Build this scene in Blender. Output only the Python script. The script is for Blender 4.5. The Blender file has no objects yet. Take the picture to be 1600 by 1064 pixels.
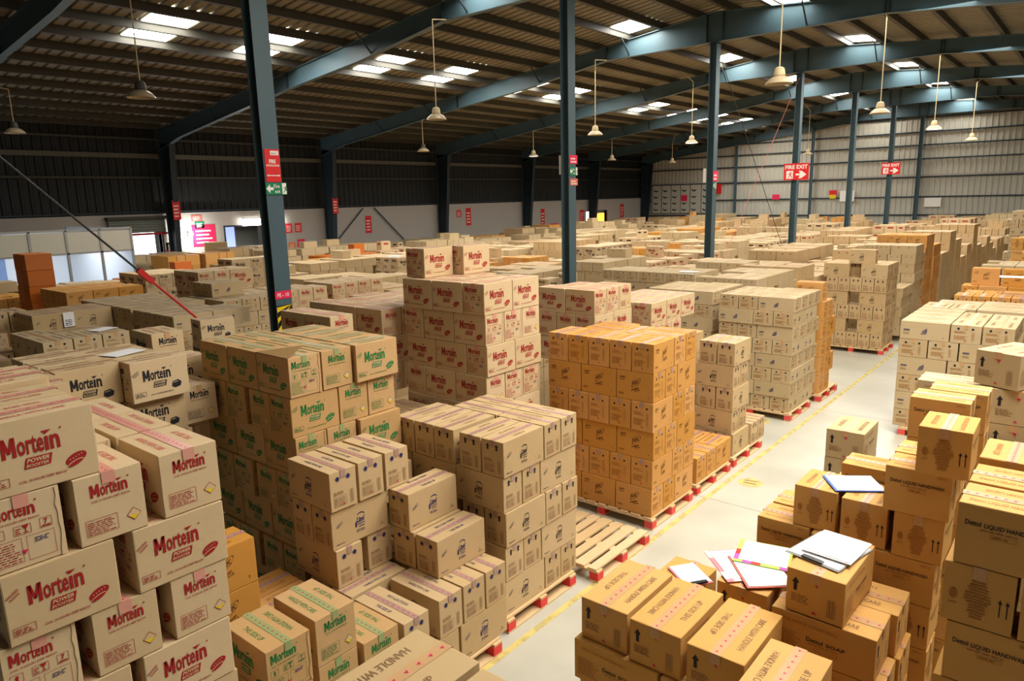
import bpy, bmesh, math, random
from mathutils import Vector, Matrix
random.seed(7)
scene = bpy.context.scene
COL = scene.collection
PI = math.pi

# ------------------------------------------------------------------ camera
EYE = Vector((0.0, 0.0, 3.7))
yaw, pitch, roll = -0.69530706, -0.19802211, -0.02450766
cy_, sy_ = math.cos(yaw), math.sin(yaw)
cp_, sp_ = math.cos(pitch), math.sin(pitch)
look = Vector((sy_ * cp_, cy_ * cp_, sp_))
right0 = Vector((cy_, -sy_, 0))
up0 = right0.cross(look)
cr_, sr_ = math.cos(roll), math.sin(roll)
cam_r = right0 * cr_ + up0 * sr_
cam_u = -right0 * sr_ + up0 * cr_
cd = bpy.data.cameras.new('camera')
cd.sensor_width = 36.0
cd.lens = 1114.54 / 1600 * 36.0
cd.clip_end = 300
cam = bpy.data.objects.new('camera', cd)
COL.objects.link(cam)
m = Matrix((cam_r, cam_u, -look)).transposed().to_4x4()
m.translation = EYE
cam.matrix_world = m
scene.camera = cam
cd.dof.use_dof = False

# ------------------------------------------------------------------ world / exposure
scene.view_settings.view_transform = 'Standard'
scene.view_settings.look = 'None'
scene.view_settings.gamma = 1.0
scene.view_settings.use_curve_mapping = False
scene.view_settings.exposure = 0.32
w = bpy.data.worlds.new('daylight'); scene.world = w; w.use_nodes = True
w.node_tree.nodes['Background'].inputs[0].default_value = (1.0, 0.93, 0.84, 1)
w.node_tree.nodes['Background'].inputs[1].default_value = 0.05
SKYLIGHT = 26.0          # brightness of the translucent roof panels
SKYLIGHT_COL = (1.0, 0.96, 0.90)

def area_light(name, loc, rot, sx, sy, power, col=(1, 1, 1)):
    ld = bpy.data.lights.new(name, 'AREA'); ld.shape = 'RECTANGLE'
    ld.size = sx; ld.size_y = sy; ld.energy = power; ld.color = col
    o = bpy.data.objects.new(name, ld); COL.objects.link(o)
    o.location = loc; o.rotation_euler = rot
    return o
# added area lights standing in for daylight through the roof
area_light('roof_fill_light', (0.6, 6.8, 8.0), (0, math.radians(8), 0), 2.4, 8.0, 600, (1.0, 0.92, 0.80))
area_light('roof_fill_light', (-2.6, 13.0, 8.3), (0, math.radians(4), 0), 2.6, 12.0, 620, (1.0, 0.93, 0.82))
area_light('roof_fill_light', (-5.0, 31.0, 8.0), (0, 0, 0), 4.0, 22.0, 1400, (1.0, 0.94, 0.85))
area_light('roof_fill_light', (-14.0, 28.0, 7.6), (0, 0, 0), 4.0, 24.0, 620, (1.0, 0.94, 0.86))

# ------------------------------------------------------------------ materials
def lin(c):
    return tuple(((v / 255.0) / 12.92 if v / 255.0 <= 0.04045 else ((v / 255.0 + 0.055) / 1.055) ** 2.4) for v in c)
MATS = {}
def mat(name, rgb, rough=0.7, var=0.0, noise=0.0, nscale=6.0, metal=0.0, emit=0.0, alpha=1.0, bump=0.0):
    if name in MATS: return MATS[name]
    M = bpy.data.materials.new(name); M.use_nodes = True
    nt = M.node_tree; b = nt.nodes['Principled BSDF']
    c = lin(rgb) + (1,)
    b.inputs['Roughness'].default_value = rough
    b.inputs['Metallic'].default_value = metal
    b.inputs['Specular IOR Level'].default_value = 0.3
    out = None
    if noise or var:
        hsv = nt.nodes.new('ShaderNodeHueSaturation'); hsv.inputs['Color'].default_value = c
        tc = nt.nodes.new('ShaderNodeTexCoord'); nz = nt.nodes.new('ShaderNodeTexNoise')
        nz.inputs['Scale'].default_value = nscale; nz.inputs['Detail'].default_value = 5
        nt.links.new(tc.outputs['Object'], nz.inputs['Vector'])
        oi = nt.nodes.new('ShaderNodeObjectInfo'); at = nt.nodes.new('ShaderNodeAttribute'); at.attribute_name = 'tint'
        add = nt.nodes.new('ShaderNodeMath'); add.operation = 'ADD'
        nt.links.new(oi.outputs['Random'], add.inputs[0]); nt.links.new(at.outputs['Fac'], add.inputs[1])
        fr = nt.nodes.new('ShaderNodeMath'); fr.operation = 'FRACT'; nt.links.new(add.outputs[0], fr.inputs[0])
        m1 = nt.nodes.new('ShaderNodeMath'); m1.operation = 'MULTIPLY_ADD'
        nt.links.new(fr.outputs[0], m1.inputs[0]); m1.inputs[1].default_value = var; m1.inputs[2].default_value = 1 - var / 2 - noise / 2
        m2 = nt.nodes.new('ShaderNodeMath'); m2.operation = 'MULTIPLY_ADD'
        nt.links.new(nz.outputs['Fac'], m2.inputs[0]); m2.inputs[1].default_value = noise
        nt.links.new(m1.outputs[0], m2.inputs[2])
        nt.links.new(m2.outputs[0], hsv.inputs['Value'])
        m3 = nt.nodes.new('ShaderNodeMath'); m3.operation = 'MULTIPLY_ADD'
        nt.links.new(fr.outputs[0], m3.inputs[0]); m3.inputs[1].default_value = -var * 0.9; m3.inputs[2].default_value = 1 + var * 0.45
        nt.links.new(m3.outputs[0], hsv.inputs['Saturation'])
        nt.links.new(hsv.outputs['Color'], b.inputs['Base Color'])
    else:
        b.inputs['Base Color'].default_value = c
    if bump:
        bp = nt.nodes.new('ShaderNodeBump'); bp.inputs['Strength'].default_value = bump; bp.inputs['Distance'].default_value = 0.01
        n2 = nt.nodes.new('ShaderNodeTexNoise'); n2.inputs['Scale'].default_value = 14
        tc2 = nt.nodes.new('ShaderNodeTexCoord'); nt.links.new(tc2.outputs['Object'], n2.inputs['Vector'])
        nt.links.new(n2.outputs['Fac'], bp.inputs['Height']); nt.links.new(bp.outputs['Normal'], b.inputs['Normal'])
    if emit:
        b.inputs['Emission Color'].default_value = c; b.inputs['Emission Strength'].default_value = emit
    if alpha < 1:
        b.inputs['Alpha'].default_value = alpha
    MATS[name] = M
    return M

mat('card_pale', (204, 179, 140), 0.8, 0.10, 0.06, 5, bump=0.15)
mat('card_tan', (195, 167, 124), 0.8, 0.10, 0.06, 5, bump=0.15)
mat('card_grey', (190, 168, 130), 0.8, 0.10, 0.06, 5, bump=0.12)
mat('card_green', (194, 157, 108), 0.8, 0.10, 0.07, 5, bump=0.15)
mat('card_orange', (203, 148, 78), 0.8, 0.12, 0.07, 5, bump=0.15)
mat('card_amber', (208, 160, 90), 0.8, 0.07, 0.06, 5, bump=0.15)
mat('card_rust', (196, 112, 48), 0.8, 0.10, 0.07, 5, bump=0.1)
mat('ink_red', (158, 30, 30), 0.65)
mat('ink_pink', (205, 110, 96), 0.7)
mat('ink_green', (30, 118, 58), 0.65)
mat('ink_black', (36, 34, 38), 0.65)
mat('ink_soft', (140, 108, 74), 0.7)
mat('ink_blue', (38, 42, 92), 0.65)
mat('ink_orange', (164, 112, 52), 0.7)
mat('ink_harpic', (104, 66, 26), 0.7)
mat('ink_slate', (96, 88, 100), 0.7)
mat('ink_yellow', (226, 196, 40), 0.6)
mat('paper', (240, 240, 242), 0.6)
mat('tape_pink', (212, 150, 132), 0.3, 0.0, 0.12, 30)
mat('tape_mark', (200, 40, 84), 0.35)
mat('tape_purple', (172, 140, 128), 0.3, 0.0, 0.12, 30)
mat('tape_brown', (196, 156, 112), 0.3, 0.0, 0.15, 30)
mat('tape_green', (150, 164, 112), 0.3, 0.0, 0.1, 30)
mat('tape_clear', (198, 156, 116), 0.4, 0.0, 0.25, 40)
mat('pallet_wood', (214, 184, 140), 0.75, 0.12, 0.2, 9)
mat('pallet_red', (222, 74, 72), 0.6, 0.08, 0.15, 9)
mat('steel_blue', (72, 94, 102), 0.45, 0.0, 0.10, 2)
mat('steel_dark', (40, 52, 58), 0.5, 0.0, 0.12, 2)
mat('purlin', (66, 64, 57), 0.6, 0.0, 0.15, 2)
mat('girt_pale', (96, 92, 80), 0.6, 0.0, 0.3, 2)
mat('roof_sheet', (120, 114, 98), 0.6, 0.0, 0.15, 1.2)
mat('siding_shaded', (34, 36, 35), 0.6, 0.0, 0.2, 1.0)  # colour darkened to hold the shade of a wall without light
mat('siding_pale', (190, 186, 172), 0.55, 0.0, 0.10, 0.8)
mat('plaster', (176, 168, 158), 0.85, 0.0, 0.10, 0.8)
mat('rod_cream', (196, 176, 136), 0.6)
mat('wire_dark', (50, 52, 48), 0.5)
mat('sign_red', (214, 34, 38), 0.5)
mat('sign_pink', (226, 40, 84), 0.5)
mat('sign_green', (16, 122, 84), 0.5)
mat('sign_white', (236, 230, 222), 0.5)
mat('sign_orange', (226, 120, 50), 0.5)
mat('hazard_yellow', (222, 190, 22), 0.5)
mat('black', (18, 18, 18), 0.5)
mat('floor_yellow', (216, 198, 122), 0.8, 0.0, 0.15, 3)
mat('skylight_panel', (255, 252, 244), 0.6, emit=SKYLIGHT)
mat('daylight_gap', (250, 250, 255), 0.6, emit=3.0)
mat('tube_light', (255, 252, 250), 0.6, emit=14.0)
mat('lamp_glow', (255, 252, 244), 0.6, emit=4.0)
mat('lamp_shade', (176, 158, 126), 0.35, emit=0.0)
mat('lamp_body', (70, 66, 60), 0.5)
mat('glass_pane', (170, 190, 205), 0.05, alpha=0.25)
mat('office_panel', (176, 174, 160), 0.6)
mat('office_white', (225, 230, 240), 0.7)
mat('office_blue', (96, 130, 190), 0.6)
mat('alu', (150, 152, 150), 0.4, metal=0.3)
mat('shutter', (120, 126, 118), 0.5)
mat('board_white', (240, 238, 236), 0.45)
mat('board_edge', (150, 154, 154), 0.4)
mat('board_blue', (56, 110, 206), 0.45)
mat('board_pink', (236, 130, 140), 0.5)
mat('board_lime', (176, 220, 90), 0.5)
mat('board_purple', (190, 80, 180), 0.5)
mat('clip_metal', (60, 62, 66), 0.3, metal=0.6)
mat('orange_glow', (255, 166, 60), 0.6, emit=2.2)
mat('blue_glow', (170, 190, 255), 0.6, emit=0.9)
mat('turnbuckle_red', (196, 40, 40), 0.5)

def floor_mat():
    M = bpy.data.materials.new('concrete'); M.use_nodes = True; nt = M.node_tree; b = nt.nodes['Principled BSDF']
    tc = nt.nodes.new('ShaderNodeTexCoord'); n = nt.nodes.new('ShaderNodeTexNoise'); n.inputs['Scale'].default_value = 0.9; n.inputs['Detail'].default_value = 7
    nt.links.new(tc.outputs['Object'], n.inputs['Vector'])
    r = nt.nodes.new('ShaderNodeValToRGB'); e = r.color_ramp.elements
    e[0].position = 0.3; e[0].color = lin((172, 170, 156)) + (1,)
    e[1].position = 0.7; e[1].color = lin((198, 196, 182)) + (1,)
    nt.links.new(n.outputs['Fac'], r.inputs['Fac'])
    sep = nt.nodes.new('ShaderNodeSeparateXYZ'); nt.links.new(tc.outputs['Object'], sep.inputs[0])
    def joint(out, off, per):
        a = nt.nodes.new('ShaderNodeMath'); a.operation = 'ADD'; a.inputs[1].default_value = -off; nt.links.new(out, a.inputs[0])
        p = nt.nodes.new('ShaderNodeMath'); p.operation = 'PINGPONG'; p.inputs[1].default_value = per / 2; nt.links.new(a.outputs[0], p.inputs[0])
        l = nt.nodes.new('ShaderNodeMath'); l.operation = 'LESS_THAN'; l.inputs[1].default_value = 0.006; nt.links.new(p.outputs[0], l.inputs[0])
        return l.outputs[0]
    j = joint(sep.outputs['Y'], 7.85, 4.55)
    mx = nt.nodes.new('ShaderNodeMixRGB'); mx.inputs[2].default_value = lin((120, 118, 104)) + (1,)
    nt.links.new(j, mx.inputs[0]); nt.links.new(r.outputs[0], mx.inputs[1])
    nt.links.new(mx.outputs[0], b.inputs['Base Color'])
    b.inputs['Roughness'].default_value = 0.42; b.inputs['Specular IOR Level'].default_value = 0.35
    return M
MATS['concrete'] = floor_mat()
def worn_paint():
    M = MATS['floor_yellow']; nt = M.node_tree; b = nt.nodes['Principled BSDF']
    g = nt.nodes.new('ShaderNodeNewGeometry'); n = nt.nodes.new('ShaderNodeTexNoise'); n.inputs['Scale'].default_value = 5.5; n.inputs['Detail'].default_value = 8
    nt.links.new(g.outputs['Position'], n.inputs['Vector'])
    r = nt.nodes.new('ShaderNodeMapRange'); r.inputs['From Min'].default_value = .38; r.inputs['From Max'].default_value = .56; r.inputs['To Min'].default_value = .35; r.inputs['To Max'].default_value = .85
    nt.links.new(n.outputs['Fac'], r.inputs['Value']); nt.links.new(r.outputs[0], b.inputs['Alpha'])
worn_paint()

# ------------------------------------------------------------------ mesh helpers
class MB:
    """collects geometry for ONE mesh object"""
    def __init__(s): s.v = []; s.f = []; s.m = []; s.mats = []; s.t = []
    def mi(s, name):
        if name not in s.mats: s.mats.append(name)
        return s.mats.index(name)
    def face(s, pts, mt, tint=0.0):
        n = len(s.v); s.v += [tuple(p) for p in pts]; s.f.append(tuple(range(n, n + len(pts)))); s.m.append(s.mi(mt)); s.t.append(tint)
    def tri(s, verts, faces, mt, tint=0.0):
        n = len(s.v); s.v += [tuple(p) for p in verts]; k = s.mi(mt)
        for f in faces: s.f.append(tuple(i + n for i in f)); s.m.append(k); s.t.append(tint)
    def box(s, x0, x1, y0, y1, z0, z1, mt, tint=0.0, M=None):
        vs = [(x, y, z) for z in (z0, z1) for y in (y0, y1) for x in (x0, x1)]
        if M: vs = [tuple(M @ Vector(p)) for p in vs]
        s.tri(vs, [(0, 2, 3, 1), (4, 5, 7, 6), (0, 1, 5, 4), (2, 6, 7, 3), (0, 4, 6, 2), (1, 3, 7, 5)], mt, tint)
    def bar(s, a, b, w, h, mt, up=(0, 0, 1)):
        a = Vector(a); b = Vector(b); d = (b - a); L = d.length; d.normalize()
        u = Vector(up); side = d.cross(u)
        if side.length < 1e-4: side = d.cross(Vector((1, 0, 0)))
        side.normalize(); u = side.cross(d)
        vs = []
        for t in (a, b):
            for q in ((-1, -1), (1, -1), (1, 1), (-1, 1)): vs.append(t + side * q[0] * w / 2 + u * q[1] * h / 2)
        s.tri(vs, [(0, 3, 2, 1), (4, 5, 6, 7), (0, 1, 5, 4), (1, 2, 6, 5), (2, 3, 7, 6), (3, 0, 4, 7)], mt)
    def tube(s, a, b, r, mt, n=8, r2=None):
        a = Vector(a); b = Vector(b); d = (b - a).normalized(); r2 = r if r2 is None else r2
        x = d.cross(Vector((0, 0, 1)));
        if x.length < 1e-4: x = Vector((1, 0, 0))
        x.normalize(); y = d.cross(x); vs = []
        for c, rr in ((a, r), (b, r2)):
            for i in range(n):
                t = 2 * PI * i / n; vs.append(c + (x * math.cos(t) + y * math.sin(t)) * rr)
        fs = [(i, (i + 1) % n, n + (i + 1) % n, n + i) for i in range(n)] + [tuple(range(n))[::-1], tuple(range(n, 2 * n))]
        s.tri(vs, fs, mt)
    def lathe(s, c, prof, mt, n=20):
        vs = []; c = Vector(c)
        for r, z in prof:
            for i in range(n): t = 2 * PI * i / n; vs.append(c + Vector((r * math.cos(t), r * math.sin(t), z)))
        fs = []
        for k in range(len(prof) - 1):
            for i in range(n): fs.append((k * n + i, k * n + (i + 1) % n, (k + 1) * n + (i + 1) % n, (k + 1) * n + i))
        s.tri(vs, fs, mt)
    def mesh(s, name, tint=False):
        me = bpy.data.meshes.new(name); me.from_pydata(s.v, [], s.f); 
        for mt in s.mats: me.materials.append(MATS[mt])
        me.polygons.foreach_set('material_index', s.m)
        if tint:
            a = me.attributes.new('tint', 'FLOAT', 'FACE'); a.data.foreach_set('value', s.t)
        me.update(); return me
    def build(s, name, parent=None, tint=False):
        o = bpy.data.objects.new(name, s.mesh(name, tint)); COL.objects.link(o)
        if parent: o.parent = parent
        return o
def tag(o, label=None, cat=None, group=None, kind=None):
    if label: o['label'] = label
    if cat: o['category'] = cat
    if group: o['group'] = group
    if kind: o['kind'] = kind
    return o
def empty(name, loc, label, cat, group=None):
    o = bpy.data.objects.new(name, None); o.empty_display_size = 0.1; COL.objects.link(o); o.location = loc
    return tag(o, label, cat, group)

# 2D lettering turned into filled shapes -------------------------------------------------
_tc = {}
def text2d(s, bold=0.0, shear=0.0):
    k = (s, bold, shear)
    if k in _tc: return _tc[k]
    cu = bpy.data.curves.new('t', 'FONT'); cu.body = s; cu.resolution_u = 2; cu.offset = bold; cu.shear = shear; cu.fill_mode = 'FRONT'
    o = bpy.data.objects.new('t', cu); COL.objects.link(o)
    dg = bpy.context.evaluated_depsgraph_get(); me = o.evaluated_get(dg).to_mesh()
    vs = [(v.co.x, v.co.y) for v in me.vertices]; fs = [tuple(p.vertices) for p in me.polygons]
    o.evaluated_get(dg).to_mesh_clear(); bpy.data.objects.remove(o); bpy.data.curves.remove(cu)
    x0 = min(v[0] for v in vs); x1 = max(v[0] for v in vs); y0 = min(v[1] for v in vs); y1 = max(v[1] for v in vs)
    vs = [((x - x0) / (x1 - x0), (y - y0) / (y1 - y0)) for x, y in vs]
    _tc[k] = (vs, fs); return _tc[k]

def big_m(k, x, y, w, h, mt):
    t = w * .27
    for pts in ([(0, 0), (t, 0), (t, h * .98), (0, h)], [(w - t, 0), (w, 0), (w, h), (w - t, h * .98)], [(0, h), (t * 1.1, h), (w / 2 + t * .35, h * .22), (w / 2 - t * .35, h * .22)], [(w - t * 1.1, h), (w, h), (w / 2 + t * .35, h * .22), (w / 2 - t * .35, h * .22)]):
        k.poly([(x + a, y + b_) for a, b_ in pts], mt)
def brand(k, x, y, w, h, mt):
    big_m(k, x, y, w * .235, h, mt)
    k.text('orte', x + w * .255, y, w * .44, h * .90, mt, .022)
    xi = x + w * .715; k.rect(xi, y, w * .058, h * .72, mt)
    k.text('n', x + w * .80, y, w * .165, h * .74, mt, .03)
    k.poly([(xi - w * .05, h * 0 + y + h * 1.02), (xi + w * .13, y + h * 1.02), (xi + w * .02, y + h * .82)], mt)
    k.ell(x + w * 1.0, y + h * 1.0, .0045, .0045, mt, n=8)
class Ink:
    """flat print for one face, in metres from the face's lower left"""
    def __init__(s, w, h): s.w = w; s.h = h; s.items = []
    def text(s, t, x, y, w, h, mt, bold=0.0, shear=0.0, rot=0.0, lift=0):
        vs, fs = text2d(t, bold, shear); c, q = math.cos(rot), math.sin(rot)
        s.items.append(([(x + a * w * c - b * h * q, y + a * w * q + b * h * c) for a, b in vs], fs, mt, lift))
    def poly(s, pts, mt, lift=0): s.items.append((list(pts), [tuple(range(len(pts)))], mt, lift))
    def rect(s, x, y, w, h, mt, lift=0): s.poly([(x, y), (x + w, y), (x + w, y + h), (x, y + h)], mt, lift)
    def frame(s, x, y, w, h, t, mt, rot=0.0):
        c, q = math.cos(rot), math.sin(rot)
        def P(a, b): return (x + a * c - b * q, y + a * q + b * c)
        for a, b, ww, hh in ((0, 0, w, t), (0, h - t, w, t), (0, t, t, h - 2 * t), (w - t, t, t, h - 2 * t)):
            s.poly([P(a, b), P(a + ww, b), P(a + ww, b + hh), P(a, b + hh)], mt)
    def lines(s, x, y, w, h, n, mt, seed=1, fill=0.45, rot=0.0):
        r = random.Random(seed); p = h / n; c, q = math.cos(rot), math.sin(rot)
        for i in range(n):
            ww = w * r.uniform(0.7, 1.0); xx = 0; yy = h - (i + 1) * p
            while xx < ww - 0.004:
                l = min(r.uniform(0.012, 0.035), ww - xx)
                pts = [(xx, yy), (xx + l, yy), (xx + l, yy + p * fill), (xx, yy + p * fill)]
                s.poly([(x + a * c - b * q, y + a * q + b * c) for a, b in pts], mt); xx += l + 0.006
    def ell(s, cx, cy, a, b, mt, rot=0.0, n=20, lift=0):
        c, q = math.cos(rot), math.sin(rot)
        s.poly([(cx + a * math.cos(t) * c - b * math.sin(t) * q, cy + a * math.cos(t) * q + b * math.sin(t) * c) for t in [2 * PI * i / n for i in range(n)]], mt, lift)
    def arrow(s, x, y, w, h, mt):
        s.poly([(x + w * .27, y), (x + w * .73, y), (x + w * .73, y + h * .6), (x + w * .27, y + h * .6)], mt)
        s.poly([(x, y + h * .6), (x + w, y + h * .6), (x + w / 2, y + h)], mt)
    def put(s, mb, O, U, V, off=0.0009):
        O = Vector(O); U = Vector(U); V = Vector(V); N = U.cross(V)
        for vs, fs, mt, lift in s.items:
            o = off + lift * 0.0006
            mb.tri([O + U * a + V * b + N * o for a, b in vs], fs, mt)

SW, SH = 0, 0
def face_mortein_side(w, h, c, style):
    k = Ink(w, h)
    brand(k, w * .20, h * .50, w * .50, h * .27, c)
    k.poly([(w * .36, h * .31), (w * .58, h * .31), (w * .605, h * .455), (w * .385, h * .455)], c)
    k.text('POWER', w * .385, h * .385, w * .19, h * .055, 'card_pale', 0.03, 0.3, lift=1)
    k.text('BOOSTER', w * .375, h * .325, w * .19, h * .042, 'card_pale', 0.02, 0.3, lift=1)
    if style == 'pack':
        k.poly([(w * .68, h * .25), (w * .74, h * .20), (w * .84, h * .23), (w * .86, h * .33), (w * .80, h * .40), (w * .70, h * .37)], c)
        k.poly([(w * .71, h * .33), (w * .80, h * .35), (w * .80, h * .365), (w * .71, h * .345)], 'card_grey', 1)
    else:
        k.ell(w * .80, h * .29, w * .10, h * .075, c, 0.35)
        k.ell(w * .79, h * .235, w * .075, h * .03, 'card_pale', 0.35, lift=1)
        k.ell(w * .79, h * .225, w * .072, h * .028, c, 0.35, lift=2)
        for i in range(5): k.ell(w * (.745 + i * .026), h * (.285 + i * .014), .003, .003, 'card_pale', n=6, lift=3)
    k.text('COIL 10 HOURS DEEP REACH', w * .30, h * .13, w * .40, h * .035, c, 0.01)
    k.frame(w * .04, h * .13, w * .19, h * .12, .002, c)
    k.lines(w * .055, h * .15, w * .15, h * .08, 3, c, 3, .5)
    k.text('WHOLESALE', w * .03, h * .66, w * .13, h * .04, c, 0.01, rot=.6)
    k.text('PACKAGE', w * .06, h * .63, w * .10, h * .035, c, 0.01, rot=.6)
    return k
def face_mortein_end(w, h, c):
    k = Ink(w, h)
    brand(k, w * .22, h * .67, w * .56, h * .19, c)
    k.text('COIL 10 HOURS DEEP REACH', w * .22, h * .60, w * .56, h * .03, c, 0.01)
    k.frame(w * .10, h * .12, w * .46, h * .24, .0018, c)
    k.lines(w * .12, h * .14, w * .42, h * .20, 7, c, 5, .4)
    x, y, r = w * .80, h * .26, w * .11
    k.poly([(x - r, y), (x, y - r), (x + r, y), (x, y + r)], c)
    q = r * .88
    k.poly([(x - q, y), (x, y - q), (x + q, y), (x, y + q)], 'card_pale', 1)
    k.poly([(x - q * .9, y - .004), (x, y - q * .9), (x + q * .9, y - .004)], 'ink_yellow', 2)
    k.lines(x - q * .4, y + .004, q * .8, q * .45, 2, c, 9, .5)
    k.poly([(w * .47, h * .84), (w * .55, h * .93), (w * .57, h * .80)], 'tape_mark', 2)
    return k
def face_mortein_end7(w, h, c):
    k = Ink(w, h)
    brand(k, w * .10, h * .71, w * .58, h * .18, c)
    k.text('COIL 10 HOURS DEEP REACH', w * .10, h * .64, w * .60, h * .028, c, 0.01)
    k.frame(w * .08, h * .46, w * .17, h * .13, .0018, c); k.arrow(w * .13, h * .48, w * .07, h * .09, c)
    k.frame(w * .36, h * .46, w * .22, h * .13, .0018, c)
    k.lines(w * .38, h * .48, w * .07, h * .09, 3, c, 2)
    gx, gy = w * .51, h * .535
    k.poly([(gx - .013, gy + .016), (gx + .013, gy + .016), (gx + .005, gy), (gx - .005, gy)], c); k.rect(gx - .002, gy - .016, .004, .016, c); k.rect(gx - .009, gy - .019, .018, .004, c)
    k.frame(w * .69, h * .47, w * .16, h * .14, .0018, c); k.text('7', w * .745, h * .515, w * .05, h * .075, c, 0.03)
    k.rect(w * .71, h * .495, w * .12, .003, c); k.rect(w * .71, h * .483, w * .12, .003, c)
    k.frame(w * .04, h * .08, w * .40, h * .34, .0015, c); k.lines(w * .06, h * .10, w * .36, h * .30, 9, c, 4, .35)
    k.frame(w * .50, h * .08, w * .36, h * .34, .0015, c); k.lines(w * .60, h * .31, w * .20, h * .07, 3, 'ink_blue', 6, .5)
    k.poly([(w * .42, h * .25), (w * .50, h * .24), (w * .455, h * .18)], 'tape_mark', 2)
    return k
def face_lizol_side(w, h, c):
    k = Ink(w, h)
    k.text('Lizol', w * .42, h * .46, w * .15, h * .15, c, 0.03, 0.35)
    for i in range(5):
        t0 = PI * (0.25 + .09 * i); t1 = t0 + .30; cx, cy = w * .50, h * .52; a, b = w * .10, h * .20
        k.poly([(cx + a * math.cos(t0), cy + b * math.sin(t0)), (cx + (a - .006) * math.cos(t0), cy + (b - .008) * math.sin(t0)), (cx + (a - .006) * math.cos(t1), cy + (b - .008) * math.sin(t1)), (cx + a * math.cos(t1), cy + b * math.sin(t1))], c)
    k.poly([(w * .40, h * .50), (w * .415, h * .50), (w * .43, h * .36), (w * .40, h * .36)], c)
    k.rect(w * .42, h * .41, w * .15, h * .02, c)
    k.text('citrus', w * .46, h * .33, w * .10, h * .06, c, 0.01, 0.3)
    k.lines(w * .42, h * .22, w * .17, h * .08, 2, c, 3, .5)
    k.frame(w * .09, h * .52, w * .12, h * .07, .002, c, .55); k.lines(w * .10, h * .545, w * .10, h * .05, 2, c, 7, .5, .55)
    k.lines(w * .06, h * .10, w * .18, h * .04, 1, c, 8, .5)
    k.poly([(w * .86, h * .22), (w * .875, h * .18), (w * .89, h * .22), (w * .875, h * .205)], c); k.rect(w * .873, h * .15, .003, h * .04, c)
    k.rect(w * .83, h * .13, w * .09, h * .008, c)
    return k
def face_lizol_end(w, h, c, blue):
    k = Ink(w, h)
    for x in (.22, .62):
        if blue:
            k.poly([(w * (x - .03), h * .80), (w * (x + .07), h * .87), (w * (x + .17), h * .80)], c); k.rect(w * (x + .01), h * .755, w * .12, h * .05, c)
            k.rect(w * (x + .02), h * .735, w * .12, h * .008, c)
        else: k.arrow(w * (x - .02), h * .73, w * .18, h * .17, c)
    k.poly([(w * .46, h * .86), (w * .53, h * .84), (w * .48, h * .80)], 'tape_mark', 2)
    k.lines(w * .12, h * .40, w * .45, h * .09, 4, 'ink_soft', 3, .5)
    k.frame(w * .12, h * .10, w * .48, h * .26, .0018, 'ink_soft'); k.lines(w * .14, h * .12, w * .44, h * .22, 6, 'ink_soft', 5, .45)
    for i in range(9): k.frame(w * .72, h * (.10 + i * .038), w * .07, h * .036, .0016, 'ink_soft'); k.frame(w * .79, h * (.10 + i * .038), w * .07, h * .036, .0016, 'ink_soft')
    k.poly([(w * .44, h * .13), (w * .52, h * .17), (w * .50, h * .10)], 'tape_mark', 2)
    return k
def face_harpic_side(w, h, c):
    k = Ink(w, h)
    pts = [(w * .42, h * .42), (w * .60, h * .60), (w * .66, h * .74), (w * .64, h * .80), (w * .44, h * .68)]
    cx = sum(p[0] for p in pts) / 5; cyy = sum(p[1] for p in pts) / 5
    k.poly(pts, c); k.poly([(cx + (a - cx) * .86, cyy + (b - cyy) * .86) for a, b in pts], 'card_orange', 1)
    k.text('HARPIC', w * .45, h * .53, w * .19, h * .12, c, 0.04, 0.2, rot=.35, lift=2)
    k.poly([(w * .40, h * .36), (w * .60, h * .48), (w * .61, h * .455), (w * .415, h * .34)], c)
    k.lines(w * .50, h * .32, w * .16, h * .12, 3, c, 3, .5, .25)
    k.text('HARPIC', w * .10, h * .74, w * .16, h * .07, c, 0.02); k.lines(w * .10, h * .68, w * .15, h * .04, 1, c, 6, .6)
    k.lines(w * .07, h * .18, w * .14, h * .07, 2, c, 5, .5)
    k.poly([(w * .85, h * .20), (w * .87, h * .16), (w * .89, h * .20), (w * .87, h * .19)], c); k.rect(w * .868, h * .12, .003, h * .05, c)
    return k
def face_harpic_end(w, h, c, n=9):
    k = Ink(w, h)
    k.ell(w * .25, h * .80, w * .045, w * .045, c, n=10); k.ell(w * .72, h * .80, w * .045, w * .045, c, n=10)
    k.poly([(w * .46, h * .90), (w * .54, h * .87), (w * .49, h * .80)], 'tape_mark', 2)
    k.lines(w * .12, h * .56, w * .46, h * .12, 3, 'ink_orange', 3, .5); k.lines(w * .12, h * .20, w * .50, h * .24, 5, 'ink_orange', 5, .5)
    for i in range(8): k.frame(w * .70, h * (.20 + i * .055), w * .08, h * .05, .002, 'ink_orange')
    k.poly([(w * .47, h * .17), (w * .54, h * .15), (w * .49, h * .09)], 'tape_mark', 2)
    return k
def face_tan_side(w, h, c):
    k = Ink(w, h)
    k.rect(w * .07, h * .46, w * .13, h * .10, c); k.lines(w * .07, h * .26, w * .15, h * .13, 2, 'ink_soft', 3, .5)
    k.poly([(w * .43, h * .30), (w * .46, h * .50), (w * .55, h * .66), (w * .56, h * .50), (w * .54, h * .34)], c)
    k.lines(w * .45, h * .34, w * .08, h * .20, 4, 'card_tan', 4, .3, .3); k.items[-1] = k.items[-1]
    k.poly([(w * .87, h * .22), (w * .885, h * .16), (w * .90, h * .22)], c)
    return k
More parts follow.
